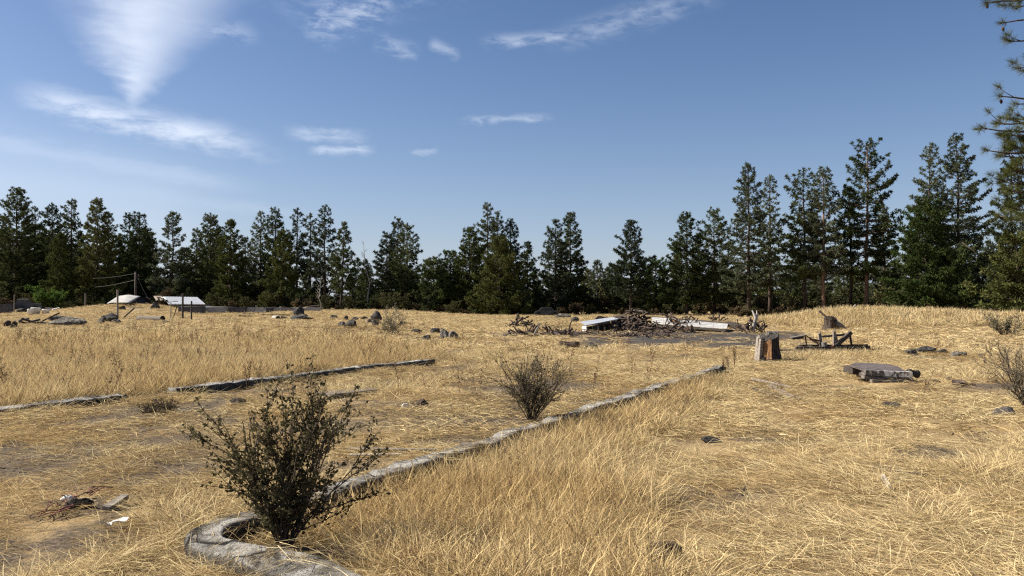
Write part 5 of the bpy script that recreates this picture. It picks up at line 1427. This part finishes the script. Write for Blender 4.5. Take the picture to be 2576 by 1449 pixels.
def put_tall(name, coll, x, y, nvar, label, dens_other, hs=1.0):
    keep = clear(x, y); x, y = x[keep], y[keep]
    a, b, oth, bare = tall_field(x, y)
    p_ = np.maximum(np.maximum(a * (.55 + .6 * fbm(x / .5, y / .5, 56)), b * (.6 + .5 * fbm(x / .9, y / .9, 57))), oth * dens_other)
    keep = rng.random(len(x)) < p_; x, y, a, b, oth = x[keep], y[keep], a[keep], b[keep], oth[keep]
    big = np.maximum(a, b)
    hgt = (.30 + .24 * sstep(fbm(x / 3.5, y / 3.5, 52), .46, .66) + .50 * big) * (.75 + .5 * fbm(x / 1.2, y / 1.2, 58)) * rng.uniform(.8, 1.15, len(x)) * hs
    hgt = np.where(b > .5, hgt * 1.0, hgt)
    tint = np.clip(.18 + .55 * a + .42 * b + .9 * (fbm(x / 2.2, y / 2.2, 59) - .5) + rng.normal(0, .12, len(x)), 0, 1)
    wd = rng.uniform(.85, 1.2, len(x))
    lod = sstep(fbm(x / .9, y / .9, 71), .52, .72) * .85; dirn = 6.283 * fbm(x / 2.3, y / 2.3, 72)
    return scatter_object(name, coll, np.column_stack([x, y]), np.column_stack([wd, wd, hgt]), tint, rng, nvar, label, .12, None, (lod * np.cos(dirn), lod * np.sin(dirn)))
def put_straw(name, coll, x, y, nvar, label):
    keep = clear(x, y) | (rng.random(len(x)) < .16); x, y = x[keep], y[keep]
    a, b, oth, bare = tall_field(x, y)
    p_ = (1 - .45 * sstep(bare, .22, .62)) * (1 - .85 * sstep(char_at(x, y), .25, .6)) * (1 - .45 * np.maximum(a, b)) * (.08 + .92 * sstep(fbm(x / .8, y / .8, 66), .34, .66)) * (.35 + .65 * sstep(fbm(x / 3.1, y / 3.1, 69), .36, .6))
    keep = rng.random(len(x)) < p_; x, y, a, b, bare = x[keep], y[keep], a[keep], b[keep], bare[keep]
    s_ = rng.uniform(.75, 1.25, len(x))
    tint = np.clip(.06 + .35 * a + .3 * b + .55 * (fbm(x / 1.7, y / 1.7, 67) - .45) + rng.normal(0, .14, len(x)), 0, 1)
    tint = tint + 1.0 * (rng.random(len(x)) < .08 + .45 * sstep(bare, .2, .5) + .42 * sstep(fbm(x / .8, y / .8, 73), .52, .68))
    rz = 6.283 * (fbm(x / .9, y / .9, 68) * 1.2) + rng.normal(0, 1.3, len(x))
    return scatter_object(name, coll, np.column_stack([x, y]), np.column_stack([s_, s_, s_]), tint, rng, nvar, label, .05, rz)
x, y = sample(26000, -6.5, 7.5, 2.6, 10); put_tall('near_grass', near_s, x, y, 6, 'tall dry brown grass in the foreground', .9)
x, y = sample(17000, -6.5, 7.5, 2.6, 10); put_straw('near_straw', near_l, x, y, 5, 'flattened pale straw in the foreground')
x, y = sample(60000, -24, 24, 10, 27, .78); put_tall('middle_grass', mid_s, x, y, 6, 'dry golden grass in the middle of the field', .7)
x, y = sample(42000, -24, 24, 10, 27, .78); put_straw('middle_straw', mid_l, x, y, 5, 'flattened pale straw in the middle of the field')
x, y = sample(70000, 0, 0, 27, 112, .72)
m2_ = np.maximum(gauss(x, y, 23.5, 53, 7, 7), gauss(x, y, 33, 54, 9, 8))
put_tall('far_grass', far_s, x, y, 5, 'dry golden grass in the far field', .75)
x2, y2 = x[m2_ > .35], y[m2_ > .35]
if len(x2):
    hg = (.45 + 1.1 * fbm(x2 / 1.4, y2 / 1.4, 81)) * rng.uniform(.7, 1.3, len(x2)); wl = .9 * (fbm(x2 / 1.8, y2 / 1.8, 82) - .35); wd_ = 6.283 * fbm(x2 / 4, y2 / 4, 83); scatter_object('mound_grass', far_s, np.column_stack([x2, y2]), np.column_stack([np.ones(len(x2))] * 2 + [hg]), np.clip(.25 + .9 * (fbm(x2 / 2.4, y2 / 2.4, 84) - .5) + rng.normal(0, .12, len(x2)), 0, 1), rng, 5, 'tall pale grass on the rise before the right-hand pines', .2, None, (wl * np.cos(wd_), wl * np.sin(wd_)))
x, y = sample(52000, 0, 0, 27, 112, .72); put_straw('far_straw', far_l, x, y, 4, 'flattened pale straw in the far field')
# dried weed stalks standing above the grass
def weed(seed):
    rs = np.random.RandomState(seed); vs, fs = [], []
    for i in range(4):
        t = rs.normal(0, .14, 2); blade(vs, fs, (rs.normal(0, .02), rs.normal(0, .02), 0), (t[0], t[1], 1), rs.uniform(.4, .75), .006, .1, rs, 4)
        b0 = np.array(vs[-2])
        for q in range(16):
            p_ = b0 * rs.uniform(.55, 1.0); blade(vs, fs, p_, rs.normal(0, .7, 3) + np.array((0, 0, .7)), rs.uniform(.03, .09), .010, .2, rs, 1)
    return vs, fs
wc = bpy.data.collections.new('weeds')
for i in range(5):
    vs, fs = weed(70 + i); wc.objects.link(bpy.data.objects.new('weed_piece', quick_mesh('weed_piece', np.array(vs), np.array(fs), M_seed)))
x, y = sample(5200, 0, 0, 6, 60, .72); k_ = (rng.random(len(x)) < .03 + .16 * region_b(x, y) + .10 * sstep(fbm(x / 5, y / 5, 88), .55, .7)) & clear(x, y); x, y = x[k_], y[k_]
s_ = rng.uniform(.6, 1.15, len(x)); scatter_object('dry_weeds', wc, np.column_stack([x, y]), np.column_stack([s_] * 3), s_ * 0, rng, 5, 'thin dark dried weed stalks standing in the grass', .1)
# clods and chips of bark in the bare soil
cl = bpy.data.collections.new('clods')
for i in range(5):
    me = rock_mesh(800 + i, 1, .8, .6, 10, 1, .2); me.materials.append(M_log if i % 2 else M_rock); cl.objects.link(bpy.data.objects.new('clod_piece', me))
for i in range(3):
    cl.objects.link(bpy.data.objects.new('stick_piece', MB().bar((-1.6, 0, 0), (1.6, 0, .1), .22, .16, jit=.08, seed=i).mesh('stick_piece', M_dark if i else M_grey)))
x, y = sample(26000, -14, 14, 3.6, 26, .75); dv = np.maximum(dirt_at(x, y), char_at(x, y)); k_ = (rng.random(len(x)) < (.035 + .42 * sstep(dv, .35, .8) + .10 * sstep(fbm(x / .8, y / .8, 73), .55, .7))) & clear(x, y); x, y = x[k_], y[k_]
s_ = .010 + .040 * rng.random(len(x)) ** 4 + .0007 * y
scatter_object('soil_clods', cl, np.column_stack([x, y]), np.column_stack([s_] * 3), s_ * 0, rng, 8, 'dark clods and chips of wood scattered over the bare soil', .2)
x, y = sample(9000, 0, 0, 26, 75, .7); dv = np.maximum(dirt_at(x, y), char_at(x, y)); k_ = rng.random(len(x)) < (.015 + .5 * sstep(dv, .35, .8)); x, y = x[k_], y[k_]
s_ = .05 + .12 * rng.random(len(x)) ** 3
scatter_object('soil_clods', cl, np.column_stack([x, y]), np.column_stack([s_] * 3), s_ * 0, rng, 8, 'dark clods and chips of wood scattered over the far burnt soil', .2)
